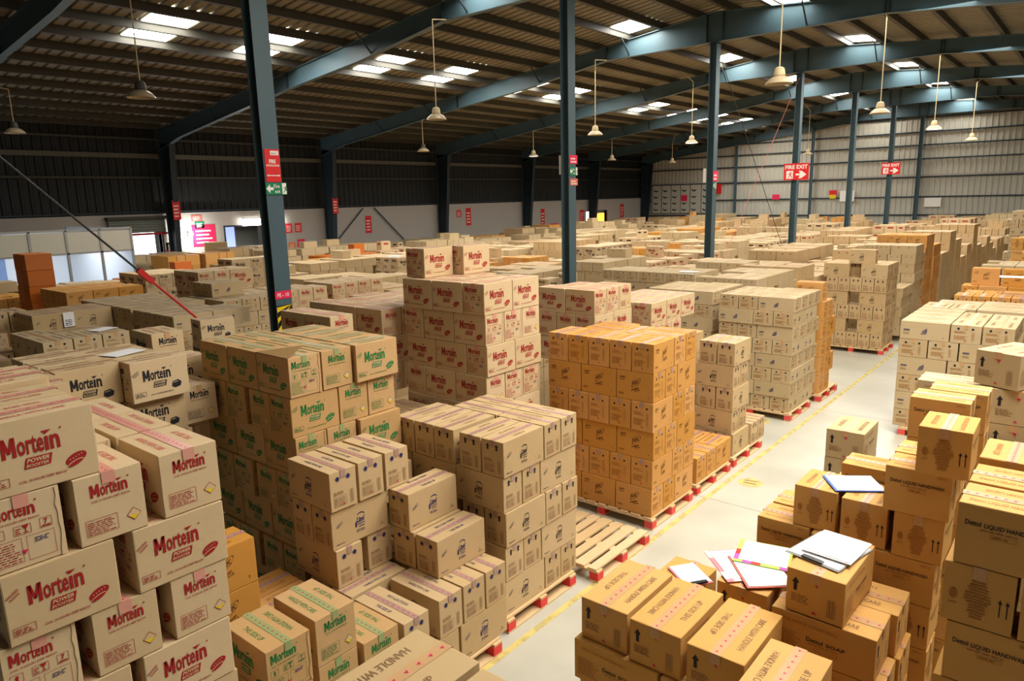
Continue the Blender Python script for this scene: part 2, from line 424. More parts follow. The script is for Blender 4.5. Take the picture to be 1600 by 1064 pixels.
def face_dhand_side(w, h, c):
    k = Ink(w, h)
    k.text('Dettol', w * .09, h * .66, w * .17, h * .085, c, 0.016)
    k.text('LIQUID HANDWASH', w * .29, h * .645, w * .60, h * .085, c, 0.02)
    k.lines(w * .25, h * .60, w * .50, h * .03, 1, 'ink_orange', 3, .6); k.frame(w * .36, h * .50, w * .27, h * .07, .0015, 'ink_orange'); k.lines(w * .38, h * .52, w * .23, h * .03, 1, 'ink_orange', 8, .7)
    k.lines(w * .78, h * .90, w * .14, h * .05, 2, 'ink_orange', 5)
    return k
def face_dhand_end(w, h, c):
    k = Ink(w, h); r = random.Random(4)
    for i in range(14):
        ww = w * (r.uniform(.14, .30) + .10 * math.sin(PI * i / 13)); k.rect(w * .50 - ww / 2, h * (.14 + i * .05), ww, h * .028, 'ink_orange')
    for x in (.80, .90): k.rect(w * x, h * .28, .0045, h * .24, c); k.poly([(w * x - .006, h * .50), (w * x + .0105, h * .50), (w * x + .002, h * .57)], c)
    k.ell(w * .16, h * .48, w * .055, h * .09, 'ink_orange', n=12); k.lines(w * .10, h * .30, w * .15, h * .05, 2, 'ink_orange', 2)
    k.poly([(w * .44, h * .90), (w * .54, h * .86), (w * .46, h * .82)], 'ink_red', 2)
    return k
def face_dsoap_side(w, h, c):
    k = Ink(w, h)
    k.text('HAND WASH & COOLING REFILL', w * .10, h * .80, w * .55, h * .07, 'ink_orange', 0.0, rot=-.03)
    k.text('Dettol', w * .36, h * .46, w * .16, h * .10, c, 0.016); k.text('SOAP', w * .55, h * .46, w * .18, h * .08, c, 0.02)
    k.lines(w * .38, h * .40, w * .38, h * .03, 1, 'ink_orange', 3, .6); k.frame(w * .44, h * .28, w * .22, h * .08, .0018, 'ink_orange')
    k.lines(w * .05, h * .15, w * .26, h * .45, 10, 'ink_orange', 7, .35)
    return k
def face_dsoap_end(w, h, c):
    k = Ink(w, h)
    k.arrow(w * .10, h * .52, w * .13, h * .30, c)
    k.lines(w * .10, h * .26, w * .34, h * .20, 5, 'ink_soft', 3, .45)
    for i in range(8):
        for j in range(3): k.frame(w * (.72 + j * .045), h * (.12 + i * .052), w * .042, h * .05, .0016, 'ink_soft')
    k.poly([(w * .48, h * .80), (w * .56, h * .83), (w * .54, h * .70)], 'tape_mark', 2)
    k.poly([(w * .46, h * .10), (w * .50, h * .16), (w * .55, h * .08)], 'tape_mark', 2)
    return k
def face_top(w, h, c, a='HANDLE WITH CARE', b='THIS SIDE UP', f=.62):
    k = Ink(w, h)
    k.text(a, w * (.5 - f / 2), h * .16, w * f, h * .12, c, 0.01)
    k.text(b, w * (.5 + f * .35), h * .84, w * f * .7, h * .12, c, 0.01, rot=PI)
    return k

# kind: length, width, height, cardboard, print colour, tape colour, plain description
KINDS = {
 'red':    (.475, .315, .335, 'card_pale', 'ink_red', 'tape_pink', 'red-lettered carton'),
 'green':  (.475, .315, .335, 'card_green', 'ink_green', 'tape_green', 'green-lettered carton'),
 'blackp': (.475, .315, .335, 'card_pale', 'ink_black', 'tape_brown', 'black-lettered carton'),
 'lizol':  (.56, .255, .316, 'card_tan', 'ink_black', 'tape_purple', 'arrow-marked tan carton'),
 'lizolb': (.56, .255, .316, 'card_tan', 'ink_blue', 'tape_purple', 'blue-arrow tan carton'),
 'harpic': (.475, .283, .33, 'card_orange', 'ink_harpic', 'tape_purple', 'orange carton'),
 'tan':    (.60, .33, .235, 'card_grey', 'ink_slate', 'tape_brown', 'flat tan carton'),
 'tanbig': (.645, .385, .271, 'card_grey', 'ink_slate', 'tape_brown', 'wide tan carton'),
 'hand':   (.355, .275, .28, 'card_amber', 'ink_black', 'tape_clear', 'amber handwash carton'),
 'soap':   (.552, .317, .257, 'card_amber', 'ink_black', 'tape_brown', 'amber soap carton'),
 'soapg':  (.56, .37, .30, 'card_grey', 'ink_black', 'tape_clear', 'grey-tan soap carton'),
 'soapp':  (.552, .317, .257, 'card_tan', 'ink_black', 'tape_brown', 'large tan carton'),
 'rust':   (.50, .36, .33, 'card_rust', 'ink_orange', 'tape_brown', 'rust-coloured carton'),
}
OBJNAME = {'red': 'red_lettered_carton', 'green': 'green_lettered_carton', 'blackp': 'black_lettered_carton', 'lizol': 'arrow_marked_carton', 'lizolb': 'blue_arrow_carton',
           'harpic': 'orange_carton', 'tan': 'flat_tan_carton', 'tanbig': 'wide_tan_carton', 'hand': 'handwash_carton', 'soap': 'soap_carton', 'soapg': 'grey_soap_carton', 'rust': 'rust_carton', 'soapp': 'large_tan_carton'}
def shell(mb, L, W, H, card, rnd, dent):
    """a carton body: bevelled, slightly slack board faces"""
    g = 0.005; hx, hy = L / 2 - g, W / 2 - g; z0, z1 = 0.0005, H - 0.0025; e = 0.004
    ts = [0, .012, .25, .5, .75, .988, 1]
    n = len(ts)
    def P(i, j, k):
        u, v, t = ts[i], ts[j], ts[k]
        x = -hx + 2 * hx * u; y = -hy + 2 * hy * v; z = z0 + (z1 - z0) * t
        ex = (i in (0, n - 1)); ey = (j in (0, n - 1)); ez = (k in (0, n - 1))
        c = ex + ey + ez
        if c >= 2:
            q = e * (0.55 if c == 2 else 0.75)
            if ex: x -= math.copysign(q, x)
            if ey: y -= math.copysign(q, y)
            if ez: z += q if k == 0 else -q
        h = math.sin(u * 7.1 + rnd) * math.cos(v * 5.3 + rnd * 2) * math.sin(t * 6.2 + rnd * 3)
        if c == 1:
            d = dent * (0.5 + 0.5 * h)
            if ex: x -= math.copysign(d, x)
            if ey: y -= math.copysign(d, y)
            if ez and k: z -= d * 0.6
        elif c == 2 and dent > 0:
            d = dent * 0.5 * (0.5 + .5 * math.sin(u * 9 + v * 11 + t * 10 + rnd * 4))
            if ex: x -= math.copysign(d, x)
            if ey: y -= math.copysign(d, y)
            if ez and k: z -= d
        return (x, y, z)
    vs = []; idx = {}
    for i in range(n):
        for j in range(n):
            for k in range(n):
                if i in (0, n - 1) or j in (0, n - 1) or k in (0, n - 1):
                    idx[i, j, k] = len(vs); vs.append(P(i, j, k))
    fs = []; r = range(n - 1); q = n - 1
    for a in r:
        for b in r:
            fs.append((idx[a, 0, b], idx[a + 1, 0, b], idx[a + 1, 0, b + 1], idx[a, 0, b + 1]))
            fs.append((idx[a, q, b], idx[a, q, b + 1], idx[a + 1, q, b + 1], idx[a + 1, q, b]))
            fs.append((idx[0, a, b], idx[0, a, b + 1], idx[0, a + 1, b + 1], idx[0, a + 1, b]))
            fs.append((idx[q, a, b], idx[q, a + 1, b], idx[q, a + 1, b + 1], idx[q, a, b + 1]))
            fs.append((idx[a, b, 0], idx[a, b + 1, 0], idx[a + 1, b + 1, 0], idx[a + 1, b, 0]))
            fs.append((idx[a, b, q], idx[a + 1, b, q], idx[a + 1, b + 1, q], idx[a, b + 1, q]))
    mb.tri(vs, fs, card)
    return hx, hy, z0, z1
def carton_mesh(kind, variant):
    L, W, H, card, ink, tape, d = KINDS[kind]; mb = MB()
    hx, hy, z0, z1 = shell(mb, L, W, H, card, variant * 1.7 + len(kind), 0.0025)
    l, w_, h = 2 * hx, 2 * hy, z1 - z0
    blue = kind == 'lizolb'
    if kind in ('red', 'green', 'blackp'):
        s = face_mortein_side(l, h, ink, 'pack' if kind == 'blackp' else 'coil'); e1 = face_mortein_end(w_, h, ink); e2 = face_mortein_end7(w_, h, ink)
        tp = face_top(l, w_, 'ink_pink' if kind == 'red' else ('ink_green' if kind == 'green' else 'ink_soft'))
    elif kind in ('lizol', 'lizolb'):
        s = face_lizol_side(l, h, ink); e1 = e2 = face_lizol_end(w_, h, ink, blue); tp = face_top(l, w_, 'ink_blue' if blue else 'ink_soft', f=.4)
    elif kind in ('harpic', 'rust'):
        s = face_harpic_side(l, h, ink) if kind == 'harpic' else Ink(l, h); e1 = e2 = face_harpic_end(w_, h, 'ink_black'); tp = face_top(l, w_, 'ink_orange')
    elif kind in ('tan', 'tanbig'):
        s = face_tan_side(l, h, ink); e1 = e2 = face_harpic_end(w_, h, 'ink_black'); tp = face_top(l, w_, 'ink_soft')
    elif kind == 'hand':
        s = face_dhand_side(l, h, ink); e1 = e2 = face_dhand_end(w_, h, ink); tp = face_top(l, w_, 'ink_orange', 'Dettol LIQUID HANDWASH', 'HANDWASH LIQUID', .8)
    else:
        s = face_dsoap_side(l, h, ink); e1 = e2 = face_dsoap_end(w_, h, ink); tp = face_top(l, w_, 'ink_soft')
    s.put(mb, (-hx, -hy, z0), (1, 0, 0), (0, 0, 1)); s.put(mb, (hx, hy, z0), (-1, 0, 0), (0, 0, 1))
    e1.put(mb, (hx, -hy, z0), (0, 1, 0), (0, 0, 1)); e2.put(mb, (-hx, hy, z0), (0, -1, 0), (0, 0, 1))
    tp.put(mb, (-hx, -hy, z1), (1, 0, 0), (0, 1, 0), 0.0006)
    if kind in ('red', 'green', 'blackp'):      # glued board strip down one edge of the coded end
        r = random.Random(variant); p = []
        for i in range(9): p.append((r.uniform(.012, .03), z0 + h * i / 8))
        for i in range(8):
            a, b = p[i], p[i + 1]
            mb.face([(-hx - .0012, -hy + .004, a[1]), (-hx - .0012, -hy + .004, b[1]), (-hx - .0025, -hy + b[0], b[1]), (-hx - .0025, -hy + a[0], a[1])], card)
    return mb.mesh(OBJNAME[kind])
def tape_mesh(kind, variant):
    L, W, H, card, ink, tape, d = KINDS[kind]; mb = MB(); g = 0.0035; hx = L / 2 - g; z = H - 0.0012; t = .03 if kind in ('red', 'soap', 'soapg') else .024
    n = 10; r = random.Random(variant + 3)
    for i in range(n):
        x0 = -hx + 2 * hx * i / n; x1 = -hx + 2 * hx * (i + 1) / n
        mb.face([(x0, -t, z), (x1, -t, z), (x1, t, z), (x0, t, z)], tape)
        if kind not in ('tan', 'tanbig'):
            xm = (x0 + x1) / 2; mb.face([(xm - .008, -.007, z + .0004), (xm + .010, -.002, z + .0004), (xm - .002, .010, z + .0004)], 'tape_mark')
    for s in (-1, 1):
        X = s * (hx + .0014); dd = .055 + .01 * r.random()
        pts = [(X, -t * s, z - dd), (X, t * s, z - dd), (X, t * s, z), (X, -t * s, z)]
        mb.face(pts, tape)
    return mb.mesh('packing_tape')
CM = {}
def get_meshes(kind):
    if kind not in CM: CM[kind] = ([carton_mesh(kind, i) for i in range(2)], [tape_mesh(kind, i) for i in range(2)])
    return CM[kind]

# ------------------------------------------------------------------ cartons
CARTONS = []     # every carton: dict(kind,x,y,z,rot,label,stack,near)
ORD = ['', 'first', 'second', 'third', 'fourth', 'fifth', 'sixth', 'seventh', 'eighth', 'ninth', 'tenth', 'eleventh', 'twelfth', 'thirteenth', 'fourteenth', 'fifteenth', 'sixteenth', 'seventeenth', 'eighteenth', 'nineteenth', 'twentieth', 'twenty-first', 'twenty-second', 'twenty-third', 'twenty-fourth', 'twenty-fifth', 'twenty-sixth', 'twenty-seventh', 'twenty-eighth', 'twenty-ninth', 'thirtieth', 'thirty-first', 'thirty-second', 'thirty-third', 'thirty-fourth', 'thirty-fifth', 'thirty-sixth', 'thirty-seventh', 'thirty-eighth', 'thirty-ninth', 'fortieth', 'forty-first', 'forty-second', 'forty-third']
rs = random.Random(11)
def put(kind, code, xr, yf, zt, label, stack, flip=None, yawd=None, near=True, exposed=True):
    """one carton by its right (+X) edge, front (-Y) edge and top height"""
    L, W, H = KINDS[kind][:3]
    dx, dy = (L, W) if code == 'E' else (W, L)
    rot = 0 if code == 'E' else PI / 2
    if flip is None: flip = rs.random() < .5
    if flip: rot += PI
    rot += math.radians(rs.uniform(-.45, .45) if yawd is None else yawd)
    CARTONS.append(dict(kind=kind, x=xr - dx / 2 + rs.uniform(-.001, .001), y=yf + dy / 2 + rs.uniform(-.001, .001), z=zt - H, rot=rot, dx=dx, dy=dy, label=label, stack=stack, near=near, exposed=exposed))
def layer(kind, x1, y0, zt, front, side, full, lname, desc, stack, near=True, depth=None, hide=()):
    L, W, H = KINDS[kind][:3]; rects = []; out = []
    x = x1; n = 0; cdy = None
    for ch in front:
        if ch == '.': x -= .06; continue
        dx, dy = (L, W) if ch == 'E' else (W, L)
        n += 1; rects.append((x - dx, x, y0, y0 + dy)); out.append((ch, x, y0, 'at the corner' if n == 1 else ORD[n] + ' along front'))
        if cdy is None: cdy = dy
        x -= dx
    xl = x; y = y0 + (cdy or 0); n = 1
    for ch in side:
        if ch == '.': y += .05; continue
        dx, dy = (L, W) if ch == 'E' else (W, L)
        n += 1; rects.append((x1 - dx, x1, y, y + dy)); out.append((ch, x1, y, ORD[n] + ' along side')); y += dy
    yb = y if not depth else y0 + depth
    if full:
        k = 0
        for it in range(40):
            done = True
            anchors = sorted({(ry1, rx1) for (a, b, c, d) in rects for ry1 in (c, d) for (a2, b2, c2, d2) in rects for rx1 in (a2, b2)}, key=lambda t: (round(t[0], 2), -t[1]))
            for (ya, xa) in anchors:
                for ch in (('S', 'E') if (it + len(lname)) % 2 else ('E', 'S')):
                    dx, dy = (L, W) if ch == 'E' else (W, L)
                    r = (xa - dx, xa, ya, ya + dy)
                    if r[0] < xl - .03 or r[1] > x1 + .01 or r[3] > yb + .04: continue
                    if any(r[0] < b - .004 and r[1] > a + .004 and r[2] < d - .004 and r[3] > c + .004 for (a, b, c, d) in rects): continue
                    rects.append(r); k += 1; out.append((ch, xa, ya, ORD[min(k, 36)] + ' inner one')); done = False; break
                if not done: break
            if done: break
    jx, jy = rs.uniform(-.012, .012), rs.uniform(-.012, .012)
    for i, (ch, xa, ya, pos) in enumerate(out):
        if i in hide: continue
        put(kind, ch, xa + jx, ya + jy, zt, '%s, %s layer, %s, %s' % (KINDS[kind][6], lname, pos, desc), stack, near=near)
def stack(name, desc, kind, x1, y0, nl, odd, even, z0=.14, near=True, pallet=True, full=1, skip=0, hide=None, visible=None):
    """layers counted from the top; odd/even = (front codes, side codes)"""
    H = KINDS[kind][2]
    for k in range(nl):
        if visible and k >= visible: break
        zt = z0 + (nl - k) * H
        if k < skip: continue
        f, s = odd if k % 2 == 0 else even
        lname = 'top' if k == 0 else ('bottom' if k == nl - 1 else ORD[k + 1])
        layer(kind, x1, y0, zt, f, s, k < full + skip, lname, desc, name, near, hide=(hide or {}).get(k, ()))
    if pallet: PALLETS.append((x1 + .03, y0 - .03, desc))
PALLETS = []

# A: near left red-lettered stack (its long sides face the aisle)
XA = -3.52
for zt, row, ln in ((2.82, [('S', .72)], 'top'), (2.485, [('E', .70), ('E', 1.055), ('E', 1.44)], 'second'), (2.15, [('S', .725), ('S', 1.275)], 'third'),
                    (1.815, [('E', .68), ('E', 1.05), ('E', 1.425)], 'fourth'), (1.48, [('S', .72), ('S', 1.245)], 'fifth'), (1.145, [('E', .70), ('E', 1.07), ('E', 1.42)], 'sixth'),
                    (.81, [('S', .72), ('S', 1.25)], 'seventh'), (.475, [('E', .70), ('E', 1.07), ('E', 1.42)], 'lowest')):
    for i, (c, y) in enumerate(row):
        put('red', c, XA + (.02 if zt in (2.15, 1.48) else 0) + (.015 if c == 'E' and i else 0), y, zt, 'pale carton with red lettering, %s layer, %s along the side, stack nearest the left edge' % (ln, ORD[i + 1]), 'A', flip=(c == 'E' and i == 0))
for k in range(1, 4): put('red', 'S', XA - .32 * k - .01, .70 + .03 * k, 2.82 + (.03 if k == 2 else 0), 'pale carton with pink tape lying %s from the aisle on the nearest left stack' % ORD[k + 1], 'A')
for k in (1, 2): put('red', 'E', XA - .48 * k, 1.44, 2.485, 'pale carton with pink tape, %s behind the right end of the nearest left stack' % ORD[k], 'A')
for k in (1, 2): put('red', 'E', XA - .48 * k, 1.12 - .01, 2.485, 'pale carton half hidden, %s behind the middle of the nearest left stack' % ORD[k], 'A')
PALLETS.append((-3.49, .70, 'under the nearest left stack'))
# more red-lettered tops further left
for i, (x1, yf, zt) in enumerate(((-4.95, .95, 2.60), (-5.27, .98, 2.60), (-5.0, .45, 2.60), (-5.33, .48, 2.60), (-5.6, 1.3, 2.485), (-5.92, 1.32, 2.485), (-6.24, 1.32, 2.485))):
    put('red', 'S', x1, yf, zt, 'pale carton with pink tape, %s of those lying behind the nearest left stack' % ORD[i + 1], 'A2')

# B: soap cartons right in front of the camera
put('soapp', 'S', -1.448, .99, 2.197, 'large tan carton printed HANDLE WITH CARE at the bottom centre', 'B', flip=True, yawd=0)
put('soapp', 'S', -1.122, .98, 2.19, 'carton beside the large bottom-centre carton, cut by the frame edge', 'B', flip=False, yawd=0)
for k in range(1, 8):
    put('soapp', 'S', -1.448, .99, 2.197 - .2575 * k, 'tan carton, %s below the large bottom-centre carton' % ORD[k], 'B')
    put('soapp', 'S', -1.122, .98, 2.19 - .2575 * k, 'tan carton, %s below the bottom-centre carton at the frame edge' % ORD[k], 'B')
PALLETS.append((-1.08, .95, 'under the bottom-centre cartons'))

# C: three green-lettered cartons and amber ones in front of the blue-arrow pile
put('green', 'E', -3.50, 1.89, 1.145, 'green-lettered carton nearest the camera, beside the nearest left stack', 'C', flip=True)
put('green', 'E', -3.54, 2.26, 1.145, 'green-lettered carton with green tape, second from the camera', 'C', flip=False)
put('green', 'E', -3.52, 2.60, .81, 'green-lettered carton behind the large bottom-centre carton, lid partly hidden', 'C', flip=False)
for z in (.81, .475):
    put('green', 'E', -3.50, 1.89, z, 'green-lettered carton under the nearest green one, %s' % ('upper' if z > .5 else 'lower'), 'C')
    put('green', 'E', -3.54, 2.26, z, 'green-lettered carton under the second green one, %s' % ('upper' if z > .5 else 'lower'), 'C')
put('green', 'E', -3.52, 2.60, .475, 'green-lettered carton at the bottom, under the half hidden green one', 'C')
PALLETS.append((-3.48, 1.87, 'under the green-lettered cartons'))
for i, (x, y) in enumerate(((-4.04, 2.36), (-4.33, 2.38), (-4.62, 2.38))):
    put('harpic', 'S', x, y, .80, 'flat-lying orange carton in the low block behind the green-lettered cartons, %s' % ORD[i + 1], 'C2')
    put('harpic', 'S', x, y, .47, 'orange carton underneath the low block behind the green-lettered cartons, %s' % ORD[i + 1], 'C2')
for k, z in enumerate((1.79, 1.46, 1.13, .80, .47)):
    put('harpic', 'S', -4.30 if k else -4.33, 1.87 if k else 1.60, z, 'orange carton, %s from the top, squeezed behind the nearest left stack' % ORD[k + 1], 'C3')

# E: green-lettered stack
stack('E', 'big green-lettered stack', 'green', -4.92, 3.10, 7, ('EEE', 'E'), ('SS.SS', 'EE'), hide={0: ()})
for k in (0, 2, 4, 6):
    z = .14 + .335 * (7 - k)
    for i in range(4 if k == 0 else 1):
        put('green', 'S', -4.88 - .318 * i, 3.745, z, 'green-lettered carton, %s layer, long side to the aisle, %s back, big green-lettered stack' % ('top' if k == 0 else ORD[k + 1], ORD[i + 1]), 'E')

# J: blue-arrow pile stepping down to the aisle
for i, (y, n) in enumerate(((2.95, 'nearest'), (3.215, 'middle'), (3.485, 'far'))):
    put('lizolb', 'E', -4.26, y, 1.72, 'tan carton with blue arrows, %s of three on top of the stepped pile' % n, 'J', yawd=(-1.2, 0.4, 0)[i] * .5)
put('lizolb', 'S', -4.28, 2.95, 1.404, 'tan carton with blue logo, second layer of the stepped pile, long side out', 'J')
put('lizolb', 'S', -4.54, 2.95, 1.404, 'tan carton with blue arrows, second layer of the stepped pile, left end', 'J')
put('lizolb', 'E', -4.26, 2.96, 1.088, 'tan carton with blue arrows, third layer of the stepped pile, near corner', 'J')
put('lizolb', 'E', -4.30, 3.29, 1.088, 'tan carton with blue arrows, third layer of the stepped pile, behind the dark gap', 'J')
put('lizolb', 'S', -4.055, 3.525, 1.404, 'tan carton with blue logo standing alone on the second step', 'J')
put('lizolb', 'S', -4.63, 3.54, 1.404, 'tan carton lying behind the second step, far left', 'J')
put('lizolb', 'S', -3.755, 3.535, 1.088, 'tan carton with blue logo standing on the third step', 'J')
put('lizolb', 'S', -4.02, 3.53, 1.088, 'tan carton with blue arrows beside the one on the third step', 'J')
for i, y in enumerate((3.31, 3.57, 3.83)):
    put('lizolb', 'E', -3.53, y, .772, 'tan carton with blue arrows, %s of three on the lowest visible step' % ORD[i + 1], 'J')
put('lizolb', 'E', -3.52, 2.95, .772, 'tan carton with blue arrows, nearest the camera on the low step', 'J')
put('lizolb', 'S', -4.10, 2.95, .772, 'tan carton with purple tape lying at the foot of the stepped pile', 'J')
put('lizolb', 'S', -4.37, 2.95, .772, 'tan carton partly under the stepped pile, second from the gap', 'J')
put('lizolb', 'E', -4.10, 3.55, .772, 'tan carton under the second step of the stepped pile', 'J')
put('lizolb', 'E', -4.10, 3.82, .772, 'tan carton under the second step, rear', 'J')
put('lizolb', 'S', -3.53, 3.53, .456, 'tan carton with blue logo and torn corner, bottom layer of the stepped pile', 'J')
put('lizolb', 'S', -3.53, 2.955, .456, 'tan carton at the bottom of the stepped pile, nearest the camera', 'J')
for i in range(1, 5):
    put('lizolb', 'S', -3.53 - .262 * i, 3.53, .456, 'tan carton inside the bottom layer of the stepped pile, %s row back' % ORD[i + 1], 'J')
    put('lizolb', 'S', -3.53 - .262 * i, 2.955, .456, 'tan carton inside the bottom layer near the green cartons, %s row back' % ORD[i + 1], 'J')
PALLETS.append((-3.50, 2.95, 'under the stepped blue-arrow pile'))

# F: black-arrow stack behind it
stack('F', 'tan stack at the pallet edge', 'lizol', -3.65, 4.23, 5, ('SS.SSS', 'EE'), ('EES', 'ES'))
stack('F2', 'low tan stack behind the blue-arrow pile', 'lizol', -5.1, 4.35, 4, ('SSSSS', 'EE'), ('EES', 'ES'))
# G: red-lettered tower
stack('G', 'red-lettered tower', 'red', -4.95, 5.50, 8, ('SEE', 'S'), ('EES', 'EE'))
put('red', 'S', -5.94, 5.60, 3.155, 'pale red-lettered carton, left of the two crowning the tower', 'G', flip=False)
put('red', 'S', -5.80, 6.10, 3.155, 'pale red-lettered carton, right of the two crowning the tower', 'G', flip=False)
# H: orange stack
stack('H', 'tall orange stack', 'harpic', -3.61, 6.69, 6, ('SSSSS', 'EE'), ('EEE', 'ES'), hide={})
# orange low boxes and the narrow tan stack M
for i, (c, y) in enumerate((('E', 7.86), ('E', 8.15), ('S', 8.44))):
    put('harpic', c, -3.62, y, .47, 'orange carton, %s of three low ones beyond the tall orange stack' % ORD[i + 1], 'OL')
put('harpic', 'S', -3.91, 8.44, .47, 'orange carton behind the low three, taped top', 'OL'); put('harpic', 'E', -4.1, 7.86, .47, 'orange carton at the back of the low ones, near side', 'OL'); put('harpic', 'E', -4.1, 8.15, .47, 'orange carton at the back of the low ones, far side', 'OL')
put('harpic', 'E', -4.1, 8.15, .80, 'orange carton stacked second high at the back of the low ones', 'OL')
PALLETS.append((-3.59, 7.82, 'under the low orange cartons'))
for k in range(5):
    z = .14 + .316 * (5 - k); ln = ['top', 'second', 'third', 'fourth', 'bottom'][k]; off = 0 if k < 4 else .02
    if k % 2 == 0:
        put('lizol', 'S', -3.66 + off, 9.02, z, 'tan carton with black arrows, %s layer, right, narrow tan stack' % ln, 'M'); put('lizol', 'S', -3.92 + off, 9.02, z, 'tan carton with black arrows, %s layer, left, narrow tan stack' % ln, 'M')
    else:
        put('lizol', 'E', -3.67, 9.02, z, 'tan carton with black logo, %s layer, front, narrow tan stack' % ln, 'M'); put('lizol', 'E', -3.67, 9.285, z, 'tan carton with black arrows, %s layer, rear, narrow tan stack' % ln, 'M')
put('lizol', 'E', -3.62, 9.62, .456, 'tan carton on the pallet beyond the narrow stack, near one', 'M'); put('lizol', 'E', -3.62, 9.89, .456, 'tan carton on the pallet beyond the narrow stack, far one', 'M')
for k in range(5): put('lizol', 'S', -4.42, 9.15, .14 + .316 * (5 - k), 'tan carton with black arrows, %s from top, column left of the narrow tan stack' % ORD[k + 1], 'M')
for k in range(4): put('lizol', 'S', -4.70, 9.15, .14 + .316 * (4 - k), 'tan carton with black arrows, %s from top, far left column by the narrow stack' % ORD[k + 1], 'M')
PALLETS.append((-3.60, 8.98, 'under the narrow tan stack'))
# K, K2, O, L
stack('K', 'flat-carton stack by the second post', 'tan', -3.70, 11.45, 8, ('ESS', 'EEE'), ('SSE', 'S'))
stack('K2', 'flat-carton stack behind, to the left', 'tan', -5.14, 11.58, 8, ('ESS', 'EEE'), ('SSE', 'S'), visible=4)
for k in range(6):
    z = .14 + .33 * (6 - k); ln = ORD[k + 1]
    if k == 0: put('harpic', 'E', -3.70, 12.86, z, 'orange carton with white label, top of the narrow orange stack', 'O'); continue
    put('harpic', 'E', -3.66, 12.86, z, 'orange carton, %s layer from top, front, narrow orange stack' % ln, 'O')
    put('harpic', 'E' if k % 2 else 'S', -3.66, 13.15, z, 'orange carton, %s layer from top, rear, narrow orange stack' % ln, 'O')
PALLETS.append((-3.62, 12.82, 'under the narrow orange stack'))
stack('L', 'tan stack at the aisle end', 'lizol', -3.66, 17.4, 6, ('E....E', 'ES'), ('SSSSS', 'EE'), full=1)
put('lizol', 'E', -3.95, 17.5, .14 + .316 * 7, 'tan carton lying alone on top of the tan stack at the aisle end', 'L')
# N: amber soap cartons with clipboards, bottom right
ZN = [.14 + .2568 * n for n in range(8)]
for i, (xr, yf) in enumerate(((-1.82, 3.12), (-1.487, 3.10), (-1.142, 3.085), (-.815, 2.85))):
    put('soap', 'S', xr, yf, ZN[5], 'amber carton with black up arrow, %s from the left in the front row' % ORD[i + 1], 'N', flip=(i % 2 == 1), yawd=0)
for k in range(4):
    z = ZN[4 - k]; ln = ('', 'second ', 'third ', 'fourth ')[k]
    if k % 2 == 0:
        put('soap', 'E', -1.61, 3.08, z, 'amber soap carton, %slayer under the arrow row, left' % ln, 'N', flip=False)
        put('soap', 'E', -1.045, 3.07, z, 'amber soap carton, %slayer under the arrow row, middle' % ln, 'N', flip=False)
        put('soap', 'E', -.48, 2.85, z, 'amber soap carton, %slayer under the arrow row, right' % ln, 'N', flip=False)
        put('soap', 'E', -1.62, 3.41, z, 'amber soap carton, %slayer, behind the left one under the arrow row' % ln, 'N')
    else:
        for i in range(5): put('soap', 'S', -1.82 + .32 * i, 3.10, z, 'amber carton, %slayer under the arrow row, %s from left' % (ln, ORD[i + 1]), 'N')
put('soap', 'E', -.685, 3.685, ZN[5], 'amber soap carton under the single arrow carton', 'N', flip=False, yawd=0)
put('soap', 'E', -.655, 4.02, ZN[5] - .015, 'amber soap carton behind the one under the single arrow carton', 'N', flip=False, yawd=0)
for k in range(1, 5):
    put('soap', 'E', -.66 + .02 * (k % 2), 3.685, ZN[5 - k], 'amber soap carton, %s below the one under the single arrow carton' % ORD[k], 'N', flip=False)
    put('soap', 'E', -.63, 4.02, ZN[5 - k] - .015, 'amber soap carton, %s below the rear one under the single arrow carton' % ORD[k], 'N', flip=False)
put('soap', 'S', -.843, 3.69, ZN[6] + .003, 'amber carton with black up arrow, alone on top, carrying a clipboard', 'N', flip=False, yawd=-1.5)
put('soap', 'S', -1.82, 3.78, ZN[4], 'amber carton under the small clipboard behind the front row', 'N', flip=False, yawd=0)
put('soap', 'S', -1.275, 3.76, ZN[5], 'amber carton under the pile of coloured boards', 'N', flip=False, yawd=0)
for k in range(1, 5):
    if k < 4: put('soap', 'S', -1.82, 3.78, ZN[4 - k], 'amber carton, %s under the one with the small clipboard' % ORD[k], 'N')
    put('soap', 'S', -1.275, 3.76, ZN[5 - k], 'amber carton, %s under the coloured boards' % ORD[k], 'N')
PALLETS.append((-.82, 3.08, 'under the front arrow row'))
# D: handwash pile
h = .28
def D(kind, c, x, y, z, lab, **k): put(kind, c, x, y, z, lab, 'D', **k)
D('hand', 'S', -.445, 4.43, 2.38, 'amber handwash carton crowning the pile beyond the clipboards', flip=False, yawd=1)
D('hand', 'E', -.52, 4.46, 2.10, 'amber handwash carton, second from the top, long side out', flip=False)
D('hand', 'E', -.53, 4.74, 2.10, 'amber handwash carton behind the second from the top', flip=False)
for i, x in enumerate((-.535, -.835, -1.135)): D('hand', 'S', x, 4.47 + (.0, .02, .06)[i], 1.82, 'amber handwash carton, third layer, %s from the right, end out' % ORD[i + 1], flip=False)
for k, z in enumerate((1.54, .98, .42)):
    D('hand', 'E', -.56, 4.47, z, 'amber handwash carton, %s long one from the top, right column of the pile' % ORD[k + 2], flip=False); D('hand', 'E', -.92, 4.47, z, 'amber handwash carton, %s long one, second column of the pile' % ORD[k + 2], flip=False); D('hand', 'E', -1.285, 4.52, z, 'amber handwash carton, %s long one, left column of the pile' % ORD[k + 2], flip=False)
for k, z in enumerate((1.26, .70)):
    for i in range(4): D('hand', 'S', -.565 - .28 * i, 4.47, z, 'amber handwash carton, %s end-out layer, %s from the right' % (ORD[k + 4], ORD[i + 1]), flip=False)
